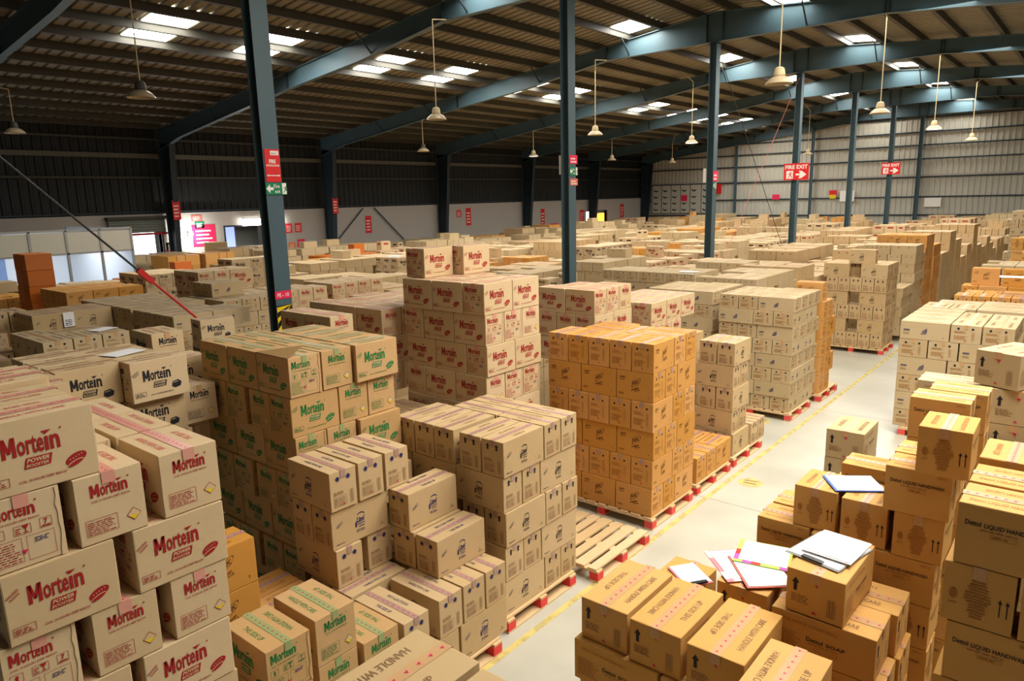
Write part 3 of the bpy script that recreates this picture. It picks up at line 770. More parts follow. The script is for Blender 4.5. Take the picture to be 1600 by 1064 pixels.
D('hand', 'E', -1.285, 4.81, 1.54, 'amber handwash carton behind the low left one, taped top', flip=False)
D('hand', 'E', -.55, 5.20, 2.34, 'amber handwash carton behind the crowning one, brand on its side', flip=False); D('hand', 'E', -.49, 5.49, 2.34, 'amber handwash carton farthest of the tall pair', flip=False)
for k in range(1, 8): D('hand', 'E', -.55, 5.20, 2.34 - .28 * k, 'amber handwash carton, %s below the tall pair, near' % ORD[k], flip=False); D('hand', 'E', -.49, 5.49, 2.34 - .28 * k, 'amber handwash carton, %s below the tall pair, far' % ORD[k], flip=False)
D('hand', 'E', -.92, 5.1, 1.82, 'amber handwash carton with taped top in the dip of the pile')
for k in range(1, 6): D('hand', 'E', -.92, 5.1, 1.82 - .28 * k, 'amber handwash carton, %s below the taped one in the dip' % ORD[k])
 
D('soapg', 'S', -1.05, 5.42, 1.535, 'grey-tan carton with up arrow behind the blue board', flip=False)
for k in (1, 2, 3, 4): D('soapg', 'S', -1.05, 5.42, 1.535 - .3 * k, 'grey-tan carton, %s below the one behind the blue board' % ORD[k])
D('soapg', 'E', -1.5, 5.75, .98, 'low grey-tan carton left of the arrow carton, near'); D('soapg', 'E', -1.46, 6.15, .98, 'low grey-tan carton left of the arrow carton, far')
# R: handwash pile at the right edge
for k, z in enumerate((2.38, 2.10, 1.82, 1.54, 1.26, .98, .70, .42)):
    if k % 2 == 0:
        D('hand', 'E', -.02, 3.40, z, 'amber handwash carton, %s layer, stack at the right frame edge, left' % ORD[k + 1], flip=False); D('hand', 'E', .34, 3.40, z, 'amber handwash carton, %s layer, stack at the right frame edge, right' % ORD[k + 1], flip=False)
    else:
        for i in range(3): D('hand', 'S', -.13 + .285 * i, 3.40, z, 'amber handwash carton, %s layer, end out, %s from left at the right edge' % (ORD[k + 1], ORD[i + 1]), flip=False)
D('hand', 'E', -.02, 3.69, 2.38, 'amber handwash carton behind the top one at the right frame edge', flip=False); D('hand', 'E', .34, 3.69, 2.38, 'amber handwash carton behind the top right one at the frame edge', flip=False)
D('hand', 'S', -.02 - .08, 4.0, 2.40, 'amber handwash carton with shiny tape, third back at the right edge', flip=False); D('hand', 'S', .19, 4.0, 2.40, 'amber handwash carton, third back and cut by the right edge', flip=False)
PALLETS += [(-.53, 4.45, 'under the amber handwash pile'), (.74, 3.38, 'under the stack at the right frame edge', 1.16)]
# grey-tan soap piles on the right
def Q(c, x, y, z, lab, **k): put('soapg', c, x, y, z, lab, 'Q', **k)
Q('E', -.62, 7.05, 2.02, 'grey-tan soap carton leaning under the askew one', flip=False); put('soapg', 'S', -.30, 7.0, 2.34, 'grey-tan soap carton standing askew on the right pile', 'Q', flip=False, yawd=-24)
for i, (x, y, z) in enumerate(((-.05, 6.0, 1.74), (.33, 6.0, 1.98), (.05, 5.2, 1.62), (.45, 5.2, 1.62), (-.43, 6.4, 1.60), (.13, 7.2, 2.0))):
    n = int((z - .1) / .3)
    for k in range(n): Q('S', x, y, z - .3 * k, 'grey-tan soap carton, %s from top in the %s column right of the amber pile' % (ORD[k + 1], ORD[i + 1]), flip=False)
for k in range(6): Q('S', -.245, 7.0, 2.035 - .3 * k, 'grey-tan soap carton, %s below the askew one' % ORD[k + 1])
for k in range(1, 6): Q('E', -.62, 7.05, 2.02 - .3 * k, 'grey-tan soap carton, %s below the leaning one' % ORD[k])
for k in range(4): Q('S', -1.62, 7.3, .14 + .3 * (4 - k), 'grey-tan soap carton, %s from top, beside the wide tan stack' % ORD[k + 1])
# T: wide tan stack at the right of the aisle
def trow(zt, codes, ln, y0=11.75, xl=-2.25, lab='wide tan stack right of the aisle'):
    x = xl
    for i, c in enumerate(codes):
        dx = .645 if c == 'E' else .385
        put('tanbig', c, x + dx, y0, zt, 'wide tan carton, %s layer, %s from the left, %s' % (ln, ORD[i + 1], lab), 'T', flip=False); x += dx + .004
for k in range(6):
    zt = .14 + .271 * (6 - k); ln = 'top' if k == 0 else ORD[k + 1]
    trow(zt, 'ESS' if k % 2 == 0 else ('SSE' if k < 5 else 'SSE'), ln)
for i in range(3): put('tanbig', 'E', -1.605, 12.14 + .39 * i, 1.766, 'wide tan carton lying %s behind the front row, top of the wide stack' % ORD[i + 2], 'T')
for i in range(2): put('tanbig', 'S', -1.22 + .39 * i, 12.40, 1.766, 'wide tan carton behind the end-out pair, %s, top of the wide stack' % ORD[i + 1], 'T')
PALLETS.append((-.80, 11.72, 'under the wide tan stack'))

# black-lettered stacks behind the nearest left stack
def Bk(c, x, y, z, lab, **k): put('blackp', c, x, y, z, lab, 'BM', **k)
Bk('S', -5.84, 2.27, 2.485, 'black-lettered carton with black pack picture, nearest to the green stack', flip=False, yawd=1.5)
Bk('S', -5.99, 1.80, 2.485, 'black-lettered carton, left neighbour of the nearest one', flip=False)
Bk('S', -5.93, 2.26, 2.15, 'black-lettered carton under the nearest one', flip=False); Bk('S', -5.93, 1.77, 2.15, 'black-lettered carton, left neighbour of the one underneath', flip=False)
Bk('E', -6.02, 2.745, 2.15, 'black-lettered carton, end with yellow diamond, beside the green stack', flip=False)
Bk('S', -5.94, 2.30, 1.815, 'black-lettered carton, third down, beside the green stack', flip=False)
Bk('S', -6.51, 2.78, 2.31, 'black-lettered carton wedged between the nearest one and the green stack', flip=False)
Bk('E', -6.92, 2.94, 2.50, 'black-lettered carton with yellow diamond standing higher behind', flip=False, yawd=-2)
Bk('S', -6.33, 2.27, 2.45, 'black-lettered carton with papers on its lid', flip=False); Bk('S', -6.66, 2.27, 2.45, 'black-lettered carton behind the one with papers')
Bk('S', -6.32, 1.79, 2.485, 'black-lettered carton, second row left'); Bk('S', -6.65, 1.79, 2.485, 'black-lettered carton, third row left')
Bk('S', -9.11, 4.52, 2.20, 'black-lettered carton standing alone beside the hazard-striped post', flip=True, yawd=-4)
for k in range(1, 6): Bk('S', -9.13, 4.52, 2.20 - .335 * k, 'black-lettered carton, %s below the lone one by the striped post' % ORD[k]); Bk('S', -6.51, 2.78, 2.31 - .335 * k, 'black-lettered carton, %s below the wedged one' % ORD[k])
for k in range(1, 7): Bk('E', -6.92, 2.96, 2.50 - .335 * k, 'black-lettered carton, %s below the higher one behind' % ORD[k])
R = [('TN1', 'flat tan block left of the black-lettered cartons', 'tan', -9.52, 2.80, 8, ('EE', 'EE'), ('SSS', 'S'), .27),
     ('LG', 'tan block with white notice', 'lizol', -12.15, 3.48, 6, ('SSS', 'S'), ('EE', 'E'), .25),
     ('LG2', 'tan block cut by the left edge', 'lizol', -13.0, 2.6, 6, ('SSSS', 'EE'), ('EE', 'E'), .25),
     ('TR', 'long tan block behind the papers', 'tan', -10.1, 4.62, 8, ('SSSS', 'S'), ('EE', 'S'), .27),
     ('TR2', 'long tan block further left', 'tan', -11.5, 4.62, 8, ('SSSSSS', 'S'), ('EEE', 'S'), .27),
     ('TR3', 'long tan block carrying one lone carton', 'tan', -11.0, 5.86, 8, ('EE', 'EEE'), ('SSSS', 'S'), .27),
     ('OR1', 'orange block by the office', 'harpic', -15.1, 4.95, 6, ('SSSSS', 'SS'), ('EEE', 'SS'), .15),
     ('R5', 'red-lettered stack behind the orange stack', 'red', -5.05, 7.75, 7, ('EE', 'EE'), ('SSS', 'S'), .14),
     ('R6', 'lower red-lettered stack behind the orange stack', 'red', -4.95, 9.1, 6, ('SSS', 'SS'), ('EE', 'EE'), .14),
     ('RN0', 'red-lettered stack behind the green stack', 'red', -6.33, 4.55, 7, ('EE', ''), ('SSS', ''), .14),
     ('RN1', 'red-lettered stack left of the tower', 'red', -6.45, 5.35, 7, ('EEE', 'EES'), ('SSSS', 'SE'), .10),
     ('RN2', 'red-lettered block beyond the striped post', 'red', -8.05, 6.8, 6, ('EE', 'EEE'), ('SSS', 'SS'), .14),
     ('RN3', 'pink-taped block in the middle distance', 'red', -11.4, 8.3, 6, ('EE', 'EEE'), ('SSS', 'SS'), .14),
     ('RM4', 'red-lettered block left of the striped post', 'red', -11.3, 7.16, 6, ('EE', 'EE'), ('SSS', 'S'), .14),
     ('RM1', 'red-lettered heap beyond the tie rod', 'red', -12.8, 6.4, 7, ('EE', 'ES'), ('SSS', 'E'), .14),
     ('BM6', 'black-lettered block by the office', 'blackp', -16.9, 7.2, 6, ('EEE', 'EEE'), ('SSSS', 'SS'), .14),
     ('BM7', 'black-lettered pair of columns beyond the tie rod', 'blackp', -15.0, 8.3, 7, ('SS', 'EE'), ('SS', 'EE'), .14),
     ('BK1', 'black-lettered stack with paper on top', 'blackp', -14.9, 13.05, 6, ('SSS', 'EEE'), ('SSS', 'EEE'), .14),
     ('BK2', 'black-lettered stack at the second post', 'blackp', -12.0, 18.5, 6, ('EE', 'EEEEEE'), ('EE', 'EEEEEE'), .14),
     ('K3', 'row of tan cartons beyond the third post', 'tan', -6.6, 14.0, 8, ('SSSSSSS', 'S'), ('EEE', 'S'), .14),
     ('T2', 'wide block behind the wide stack', 'tanbig', -.84, 13.34, 6, ('ESS', 'EE'), ('SE', 'E'), .14),
     ('T3', 'orange-topped block right of aisle', 'harpic', -.90, 14.85, 5, ('SSSS', 'EE'), ('EES', 'SE'), .14),
     ('T4', 'orange block under the orange pair', 'harpic', -.90, 16.4, 5, ('EES', 'SE'), ('SSSS', 'EE'), .14),
     ('T5', 'cream-topped block right of aisle', 'tan', -.84, 18.4, 8, ('EE', 'EEE'), ('SSSS', 'S'), .14),
     ('T6', 'tall block far right of aisle', 'tan', -1.02, 25.4, 12, ('EE', 'EEE'), ('SSSS', 'S'), .14),
     ('OT', 'rust-coloured tower beside the office glass', 'rust', -16.8, 4.85, 8, ('SS', ''), ('SS', ''), .16),
     ]
for (nm, de, kd, x1, y0, nl, od, ev, z0) in R:
    stack(nm, de, kd, x1, y0, nl, od, ev, z0=z0, near=True, pallet=False, visible=3 if nm not in ('BK2', 'BK1', 'BM7', 'OT', 'RM1', 'T2', 'T3', 'T4', 'T5', 'T6') else (6 if nm != 'T6' else 12))
put('harpic', 'E', -1.52, 16.6, 2.12, 'orange carton, left of the pair set high right of the aisle', 'T4'); put('harpic', 'E', -1.0, 16.55, 2.12, 'orange carton, right of the pair set high right of the aisle', 'T4')
put('tan', 'S', -11.6, 6.0, 2.385, 'lone flat tan carton on the long tan block', 'TN3')
put('tan', 'S', -11.95, 6.0, 2.385, 'flat tan carton beside the lone one on the long tan block', 'TN3')

# the generic blocks behind --------------------------------------------------------------
NAMED = [(min(c['x'] - c['dx'] / 2 for c in CARTONS if c['stack'] == s), max(c['x'] + c['dx'] / 2 for c in CARTONS if c['stack'] == s),
          min(c['y'] - c['dy'] / 2 for c in CARTONS if c['stack'] == s), max(c['y'] + c['dy'] / 2 for c in CARTONS if c['stack'] == s)) for s in sorted({c['stack'] for c in CARTONS})]
def free(xa, xb, ya, yb):
    if any(xa < b + .05 and xb > a - .05 and ya < d + .05 and yb > c - .05 for a, b, c, d in NAMED): return False
    for i in range(-1, 8):
        yc = 5.96 + 7.55 * i
        if xa - .12 < -9.32 and xb > -9.68 and ya < yc + .2 and yb > yc - .2: return False
    if xa < -21.9 and yb < 10.5: return False      # office
    return True
def pick_kind(x, y):
    r = rs.random()
    if x > -3: return 'hand' if (14 < y < 17 and r < .7) or r < .15 else ('soapg' if y < 12 else ('tanbig' if r < .5 else 'lizol'))
    if y > 40: return rs.choice(['lizol', 'tan', 'red', 'lizol', 'harpic'])
    if x > -6 and 18 < y < 40: return 'harpic' if 20.5 < y < 23 and x > -5 else rs.choice(['lizol', 'lizol', 'tan', 'lizol'])
    if -12 < x < -6 and 18 < y < 30: return 'blackp' if r < .5 else rs.choice(['lizol', 'tan'])
    if -9.7 < x < -4 and 6 < y < 13: return 'red' if r < .4 else ('harpic' if r < .5 else 'tan')
    if -18 < x < -9.7 and 7 < y < 20: return rs.choice(['red', 'blackp', 'tan', 'lizol', 'tan', 'harpic'] if r < .75 else ['tan', 'lizol'])
    if x < -18 and y < 16: return rs.choice(['lizol', 'tan', 'rust', 'harpic', 'tan'])
    return rs.choice(['lizol', 'tan', 'tan', 'blackp', 'lizol', 'red', 'harpic', 'tan'])
rows = [-3.68, -5.14, -6.6, -8.0, -9.76, -11.2, -12.65, -14.1, -15.55, -17.0, -18.45, -19.9, -21.35, -22.8, -24.25, -25.7, -.80, .62]
patt = {'red': [('SEE', 'S'), ('EES', 'EE')], 'blackp': [('SEE', 'S'), ('EES', 'EE')], 'lizol': [('SSSSS', 'EE'), ('EES', 'ES')], 'tan': [('ESS', 'EE'), ('SSE', 'S')],
        'harpic': [('SSSS', 'EE'), ('EES', 'ES')], 'tanbig': [('ES', 'EE'), ('SE', 'E')], 'hand': [('SSSS', 'EE'), ('EEE', 'SS')], 'soapg': [('EE', 'EE'), ('SSS', 'S')], 'rust': [('EE', 'EE'), ('SSS', 'S')]}
gen_n = 0
for ri, x1 in enumerate(rows):
    y = -.6 if x1 < -6 else 5.0
    if x1 > -3: y = 8.6 if x1 > 0 else 13.6
    if x1 == -3.68: y = 19.2
    si = 0; kd = 'tan'; top = 2.1; run = 0
    while y < 48.5:
        if run <= 0: kd = pick_kind(x1, y); run = rs.choice([1, 2, 2, 3, 4]); top = rs.uniform(1.7, 2.15) if y < 30 else rs.uniform(1.6, 2.3)
        if x1 > -5: top = rs.uniform(1.5, 2.5); run = rs.choice([1, 1, 2])
        run -= 1
        if x1 < -26 and rs.random() < .3: y += 1.2; continue
        wdt = 1.32; dp = 1.1
        if free(x1 - wdt, x1, y, y + dp):
            L, W, H = KINDS[kd][:3]; nl = max(3, int((top - .14) / H)); si += 1; gen_n += 1
            f, s_ = patt[kd][0]; od = patt[kd][si % 2]; ev = patt[kd][(si + 1) % 2]
            if rs.random() < .3: nl -= 1
            where = '%s stack, %s row %s aisle' % (ORD[min(si, 43)], ORD[ri + 1 if ri < 16 else ri - 15], 'left of' if ri < 16 else 'right of')
            stack('g%d' % gen_n, where, kd, x1, y, nl, od, ev, near=False, pallet=False, visible=(12 if x1 > -5 else 2))
            if rs.random() < .16:
                zt = .14 + nl * H
                put(kd, rs.choice('ES'), x1 - rs.uniform(.1, .6), y + .3, zt + H, '%s set on top, %s' % (KINDS[kd][6], where), 'g%d' % gen_n, near=False)
            BASES = globals().setdefault('BASES', [])
            BASES.append((x1, y, nl, kd, sum(L if c == 'E' else (W if c == 'S' else .06) for c in od[0]), H))
        y += 1.23

# choose individuals: the nearest of each kind, up to 290; the rest become one object per kind
def dist(c):
    v = Vector((c['x'], c['y'], c['z'])) - EYE; d = v.dot(look)
    return d
def in_view(c):
    v = Vector((c['x'], c['y'], c['z'] + .15)) - EYE; d = v.dot(look)
    if d < .3: return False
    px = 800 + 1114.5 * v.dot(cam_r) / d; py = 532 - 1114.5 * v.dot(cam_u) / d
    return -150 < px < 1750 and -80 < py < 1180
TOTAL = 0
tapes_n = 0
for kind in KINDS:
    cs = [c for c in CARTONS if c['kind'] == kind]
    for c in cs: c['d'] = dist(c); c['v'] = in_view(c)
    cs = [c for c in cs if c['v'] or c['near']]
    cs.sort(key=lambda c: (not c['near'], c['d'] if c['d'] > 0 else 99))
    ind = cs[:290]; rest = cs[290:]
    bm_, tm_ = get_meshes(kind)
    for c in ind:
        i = rs.randrange(2)
        o = bpy.data.objects.new(OBJNAME[kind], bm_[i]); COL.objects.link(o)
        o.location = (c['x'], c['y'], c['z']); o.rotation_euler = (0, 0, c['rot'])
        tag(o, c['label'], 'carton', OBJNAME[kind].replace('_', ' ') + 's'); TOTAL += 1
        if c['d'] < 13:
            t = bpy.data.objects.new('packing_tape', tm_[i]); COL.objects.link(t); t.parent = o
    if rest:
        mb = MB(); L, W, H, card, ink, tape, de = KINDS[kind]
        for c in rest:
            t = rs.random(); g = .009; hx, hy = c['dx'] / 2 - g, c['dy'] / 2 - g; X, Y, Z = c['x'], c['y'], c['z']; zt = Z + H - .003
            mb.box(X - hx, X + hx, Y - hy, Y + hy, Z, zt, card, t)
            inkc = ink if kind in ('red', 'green', 'blackp') else 'ink_soft'
            e = .0012
            if kind in ('red', 'blackp'):
                mb.face([(X - hx * .5, Y - hy - e, Z + H * .6), (X + hx * .5, Y - hy - e, Z + H * .6), (X + hx * .5, Y - hy - e, Z + H * .78), (X - hx * .5, Y - hy - e, Z + H * .78)], inkc)
                mb.face([(X + hx + e, Y - hy * .5, Z + H * .6), (X + hx + e, Y + hy * .5, Z + H * .6), (X + hx + e, Y + hy * .5, Z + H * .78), (X + hx + e, Y - hy * .5, Z + H * .78)], inkc)
            else:
                for q in (-.45, .35):
                    mb.face([(X + hx * q, Y - hy - e, Z + H * .7), (X + hx * (q + .14), Y - hy - e, Z + H * .7), (X + hx * (q + .14), Y - hy - e, Z + H * .82), (X + hx * q, Y - hy - e, Z + H * .82)], inkc)
            if c['dx'] > c['dy']: mb.face([(X - hx, Y - .02, zt + e), (X + hx, Y - .02, zt + e), (X + hx, Y + .02, zt + e), (X - hx, Y + .02, zt + e)], tape)
            else: mb.face([(X - .02, Y - hy, zt + e), (X + .02, Y - hy, zt + e), (X + .02, Y + hy, zt + e), (X - .02, Y + hy, zt + e)], tape)
        o = mb.build(OBJNAME[kind], tint=True)
        tag(o, 'mass of distant cartons filling the rear of the hall, %s kind' % de.replace(' carton', ''), 'carton', None, 'stuff')
# lower tiers of the generic blocks, seen only through the gaps
bykind = {}
for (x1, y, nl, kd, fw, H) in BASES:
    shown = 12 if x1 > -5 else 2
    k = nl - shown
    if k > 0: bykind.setdefault(kd, []).append((x1, y, k, fw, H))
for kd, lst in bykind.items():
    mb = MB(); L, W, H0, card = KINDS[kd][:4]
    for (x1, y, k, fw, H) in lst:
        for j in range(k):
            z = .14 + j * H; n = max(2, int(fw / L)); q = fw / n; nd = 3
            for a in range(n):
                for b in range(nd):
                    if 0 < a < n - 1 and 0 < b < nd - 1: continue
                    mb.box(x1 - q * (a + 1) + .004, x1 - q * a - .004, y + b * 1.0 / nd + .004, y + (b + 1) * 1.0 / nd - .004, z, z + H - .004, card, rs.random())
        mb.box(x1 - fw, x1, y, y + 1.0, .0, .135, 'pallet_wood', 0)
    tag(mb.build(OBJNAME[kd], tint=True), 'lower tiers of the distant stacks, %s kind' % KINDS[kd][6].replace(' carton', ''), 'carton', None, 'stuff')

# ------------------------------------------------------------------ pallets
def pallet(x1, y0, label, group='wooden pallets with red blocks', W=1.36, D=1.02):
    r = empty('wooden_pallet', (x1, y0, 0), label, 'pallet', group)
    b = MB(); n = 9; bw = W / n
    for i in range(n):
        g = .016 if i % 2 else .032
        b.box(-W + i * bw + g, -W + (i + 1) * bw - g * .6, 0, D, .118, .137, 'pallet_wood', rs.random())
    b.build('deck_boards', r, tint=True)
    b = MB()
    for yy in (0.0, D / 2 - .045, D - .09): b.box(-W, 0, yy, yy + .09, .098, .1175, 'pallet_wood', rs.random())
    b.build('cross_boards', r, tint=True)
    for xx in (-.10, -W / 2 - .05, -W):
        for yy in (0.0, D / 2 - .05, D - .10):
            b = MB(); b.box(xx, xx + .10, yy, yy + .10, .0185, .0975, 'pallet_red'); b.build('block', r)
        b = MB(); b.box(xx, xx + .10, 0, D, 0.001, .018, 'pallet_wood'); b.build('bottom_runner', r)
    return r
seenp = set()
for (x1, y0, de, *ww) in PALLETS:
    pallet(x1, y0, W=ww[0] if ww else 1.36, label='wooden pallet with red blocks %s' % (de if de.startswith('under') else 'under the ' + de))
pallet(-3.46, 5.36, 'empty wooden pallet with red blocks between the tan and orange stacks')

# ------------------------------------------------------------------ building
def struct(o): return tag(o, kind='structure')
YN, YF = -9.0, 51.6
XL, XR = -29.3, 18.0
mb = MB(); mb.box(XL, XR, YN, YF, -.1, 0, 'concrete'); struct(mb.build('floor'))
# roof
RX = -9.5
def zsheet(x): return 9.06 - (.117 if x < RX else .078) * abs(x - RX)
def ztop(x): return zsheet(x) - .27
mb = MB(); p = .30
ys = []; y = YN
while y < YF: ys += [(y, 0), (y + .20, 0), (y + .225, .045), (y + .275, .045)]; y += p
for xa, xb in ((XL, RX), (RX, XR)):
    for (ya, ha), (yb, hb) in zip(ys[:-1], ys[1:]):
        mb.face([(xa, ya, zsheet(xa) + ha), (xa, yb, zsheet(xa) + hb), (xb, yb, zsheet(xb) + hb), (xb, ya, zsheet(xb) + ha)], 'roof_sheet')
struct(mb.build('ceiling'))
pur = [-17.1 - 1.17 * i for i in range(-10, 11)]
mb = MB()
k = 0
for x in pur + [RX + .45 + 1.17 * i for i in range(24)]:
    if x < XL + .1 or x > 14 or (x in pur and x > RX - .3): continue
    z = zsheet(x); k += 1
    mb = MB(); mb.box(x - .03, x + .03, YN, YF, z - .19, z - .004, 'purlin'); mb.box(x - .09, x + .03, YN, YF, z - .20, z - .19, 'purlin')
    struct(mb.build('trim_%d' % k))
# translucent roof panels
def near_pur(x, side):
    return x
sky = []
ybays = []
b = 8.4
for i in range(6):
    ybays += [8.4 + 7.15 * i, 11.4 + 7.15 * i]
for yb in ybays:
    for xc in (-17.68, -18.86): sky.append((xc, yb))
for i in range(6):
    sky.append((-11.835, 12.6 + 7.3 * i)); sky.append((-7.295, 20.6 + 7.35 * i))
for yb in (4.6, 7.4, 10.2):
    for xc in (-1.2, 3.2): sky.append((xc, yb))  # unseen panels on the right slope, added to light the foreground
for (xc, yb) in sky:
    if yb > 50: continue
    mb = MB(); a, c = xc - .53, xc + .53; pts = []
    mb.face([(a, yb, zsheet(a) - .02), (a, yb + 1.12, zsheet(a) - .02), (c, yb + 1.12, zsheet(c) - .02), (c, yb, zsheet(c) - .02)], 'skylight_panel')
    mb.bar((a, yb, zsheet(a) - .035), (a, yb + 1.12, zsheet(a) - .035), .02, .02, 'purlin'); mb.bar((c, yb, zsheet(c) - .035), (c, yb + 1.12, zsheet(c) - .035), .02, .02, 'purlin')
    struct(mb.build('window_%d' % (len([o for o in bpy.data.objects if o.name.startswith('window_')]) + 1)))

# frames
def lerp(P, X):
    for (a, b), (c, d) in zip(P[:-1], P[1:]):
        if a <= X <= c: return b + (d - b) * (X - a) / (c - a)
    return P[0][1] if X < P[0][0] else P[-1][1]
def zbot(x): return lerp([(-29.3, 5.75), (-27.2, 6.22), (-20.0, 7.14), (-16.5, 7.50), (-13.2, 8.00), (-9.7, 8.03), (-9.3, 8.03), (-4.95, 8.05), (8.0, 6.95), (18, 6.0)], x)
def ztopf(x): return zsheet(x) - .205
FR = [5.96 + 7.55 * i for i in range(-1, 7)]
xs_ = [-29.0, -27.2, -24, -20, -16.5, -13.2, -11.4, -9.5, -8.4, -7.0, -4.95, -2.5, 1.5, 8, 17.5]
for fi, y in enumerate(FR):
    r = empty('roof_rafter', (-9.5, y, 0), 'blue-grey steel roof rafter, %s from the camera end' % ORD[fi + 1], 'rafter', 'steel roof rafters')
    mb = MB()
    for xa, xb in zip(xs_[:-1], xs_[1:]):
        za, zb = zbot(xa), zbot(xb); ta, tb = ztopf(xa), ztopf(xb)
        mb.tri([(xa + 9.5, -.006, za), (xb + 9.5, -.006, zb), (xb + 9.5, -.006, tb), (xa + 9.5, -.006, ta), (xa + 9.5, .006, za), (xb + 9.5, .006, zb), (xb + 9.5, .006, tb), (xa + 9.5, .006, ta)],
               [(0, 1, 2, 3), (5, 4, 7, 6)], 'steel_blue')
    mb.build('web_plate', r)
    for nm, top in (('bottom_flange', False), ('top_flange', True)):
        mb = MB()
        for xa, xb in zip(xs_[:-1], xs_[1:]):
            za, zb = zbot(xa), zbot(xb)
            if top: za, zb = ztopf(xa), ztopf(xb)
            mb.bar((xa + 9.5, 0, za), (xb + 9.5, 0, zb), .18, .014, 'steel_blue')
        mb.build(nm, r)
    for xk in (-13.2, -20.0, -9.75, -9.25, -4.95, -4.85):
        mb = MB(); mb.box(xk + 9.5 - .008, xk + 9.5 + .008, -.085, .085, zbot(xk), ztopf(xk), 'steel_dark'); mb.build('stiffener', r)
    for xk in (-12.4, -16.0, -21.5, -6.9, -24.5):
        for s in (-1, 1):
            mb = MB(); mb.bar((xk + 9.5, 0, zbot(xk) + .05), (xk + 9.5, s * .5, zsheet(xk) - .20), .035, .035, 'steel_dark'); mb.build('fly_brace', r)
# inner columns
def column(x, y, zt, label, w=.20, d=.27, group='steel posts beside the aisle'):
    r = empty('steel_post', (x, y, 0), label, 'post', group)
    mb = MB(); mb.box(-w / 2, w / 2, -.005, .005, 0, zt, 'steel_blue'); mb.build('web_plate', r)
    for s in (-1, 1):
        mb = MB(); mb.box(s * w / 2 - .007, s * w / 2 + .007, -d / 2, d / 2, 0, zt, 'steel_blue'); mb.build('flange', r)
    mb = MB(); mb.box(-w / 2 - .05, w / 2 + .05, -d / 2 - .03, d / 2 + .03, .001, .03, 'steel_dark'); mb.build('base_plate', r)
    mb = MB(); mb.box(-w / 2 - .03, w / 2 + .03, -d / 2, d / 2, zt - .03, zt, 'steel_dark'); mb.build('cap_plate', r)
    return r
cols = {}
NM = ['behind the camera side', 'with hazard stripes', 'beyond the red-lettered tower', 'third along the aisle row', 'with the nearer FIRE EXIT board', 'without signs, beyond the nearer FIRE EXIT board', 'with the farther FIRE EXIT board', 'last one before the pale end wall']
for i, y in enumerate(FR):
    cols[i] = column(-9.5, y, 8.0, 'tall blue-grey steel post %s' % NM[i])
# hazard stripes on the striped post
c1 = cols[1]
mb = MB(); X = .108
mb.box(.1075, .1078, -.13, .13, 1.78, 2.20, 'black')
for k in range(-1, 3):
    z = 1.78 + k * .16
    pts = [(-.13, z), (-.13, z + .075), (.13, z + .26 + .075), (.13, z + .26)]
    pts = [(a, min(max(b_, 1.78), 2.2)) for a, b_ in pts]
    mb.face([(.1082, a, b_) for a, b_ in pts], 'hazard_yellow')
mb.build('hazard_stripes', c1)
# tapered columns on the left wall
for i, y in enumerate(FR):
    r = empty('wall_column', (-28.9, y, 0), 'tapered dark steel column on the left wall, %s from the near end' % ORD[i + 1], 'column', 'columns on the left wall')
    mb = MB(); zt = 6.0
    mb.tri([(0, -.006, 0), (.35, -.006, 0), (.9, -.006, zt), (0, -.006, zt + .1), (0, .006, 0), (.35, .006, 0), (.9, .006, zt), (0, .006, zt + .1)], [(0, 1, 2, 3), (5, 4, 7, 6)], 'steel_dark'); mb.build('web_plate', r)
    mb = MB(); mb.bar((.35, 0, 0), (.9, 0, zt), .22, .016, 'steel_dark', up=(1, 0, 0)); mb.build('inner_flange', r)
    mb = MB(); mb.box(-.01, .006, -.11, .11, 0, zt + .1, 'steel_dark'); mb.build('outer_flange', r)
# walls
def ribs(mb, a, b, z0, z1, mt, fixed, axis, pitch=.30, h=.035, topf=None):
    t = a
    prof = []
    while t < b: prof += [(t, 0), (t + pitch * .55, 0), (t + pitch * .65, h), (t + pitch * .9, h)]; t += pitch
    prof.append((b, 0))
    for (p0, h0), (p1, h1) in zip(prof[:-1], prof[1:]):
        zz0 = topf(p0) if topf else z1; zz1 = topf(p1) if topf else z1
        if axis == 'y': mb.face([(fixed + h0, p0, z0), (fixed + h1, p1, z0), (fixed + h1, p1, zz1), (fixed + h0, p0, zz0)], mt)
        else: mb.face([(p0, fixed - h0, z0), (p1, fixed - h1, z0), (p1, fixed - h1, zz1), (p0, fixed - h0, zz0)], mt)
mb = MB(); ribs(mb, YN, YF, 3.40, 6.72, 'siding_shaded', -29.2, 'y')
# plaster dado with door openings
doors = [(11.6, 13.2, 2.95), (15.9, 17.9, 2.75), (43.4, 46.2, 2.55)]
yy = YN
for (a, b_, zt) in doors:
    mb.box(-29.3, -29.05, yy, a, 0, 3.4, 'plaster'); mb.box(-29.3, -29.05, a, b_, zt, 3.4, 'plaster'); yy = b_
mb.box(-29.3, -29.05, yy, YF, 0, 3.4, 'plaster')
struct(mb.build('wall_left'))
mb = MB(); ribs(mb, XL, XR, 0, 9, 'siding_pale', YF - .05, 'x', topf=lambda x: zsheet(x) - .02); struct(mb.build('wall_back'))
k = 40
for z in (3.44, 4.75, 5.52, 6.2): 
    k += 1; mb = MB(); mb.box(-29.17, -29.0, YN, YF, z, z + (.05 if z == 3.44 else (.17 if z == 5.52 else .08)), 'steel_dark' if z == 3.44 else ('girt_pale' if z == 5.52 else 'purlin')); struct(mb.build('trim_%d' % k))
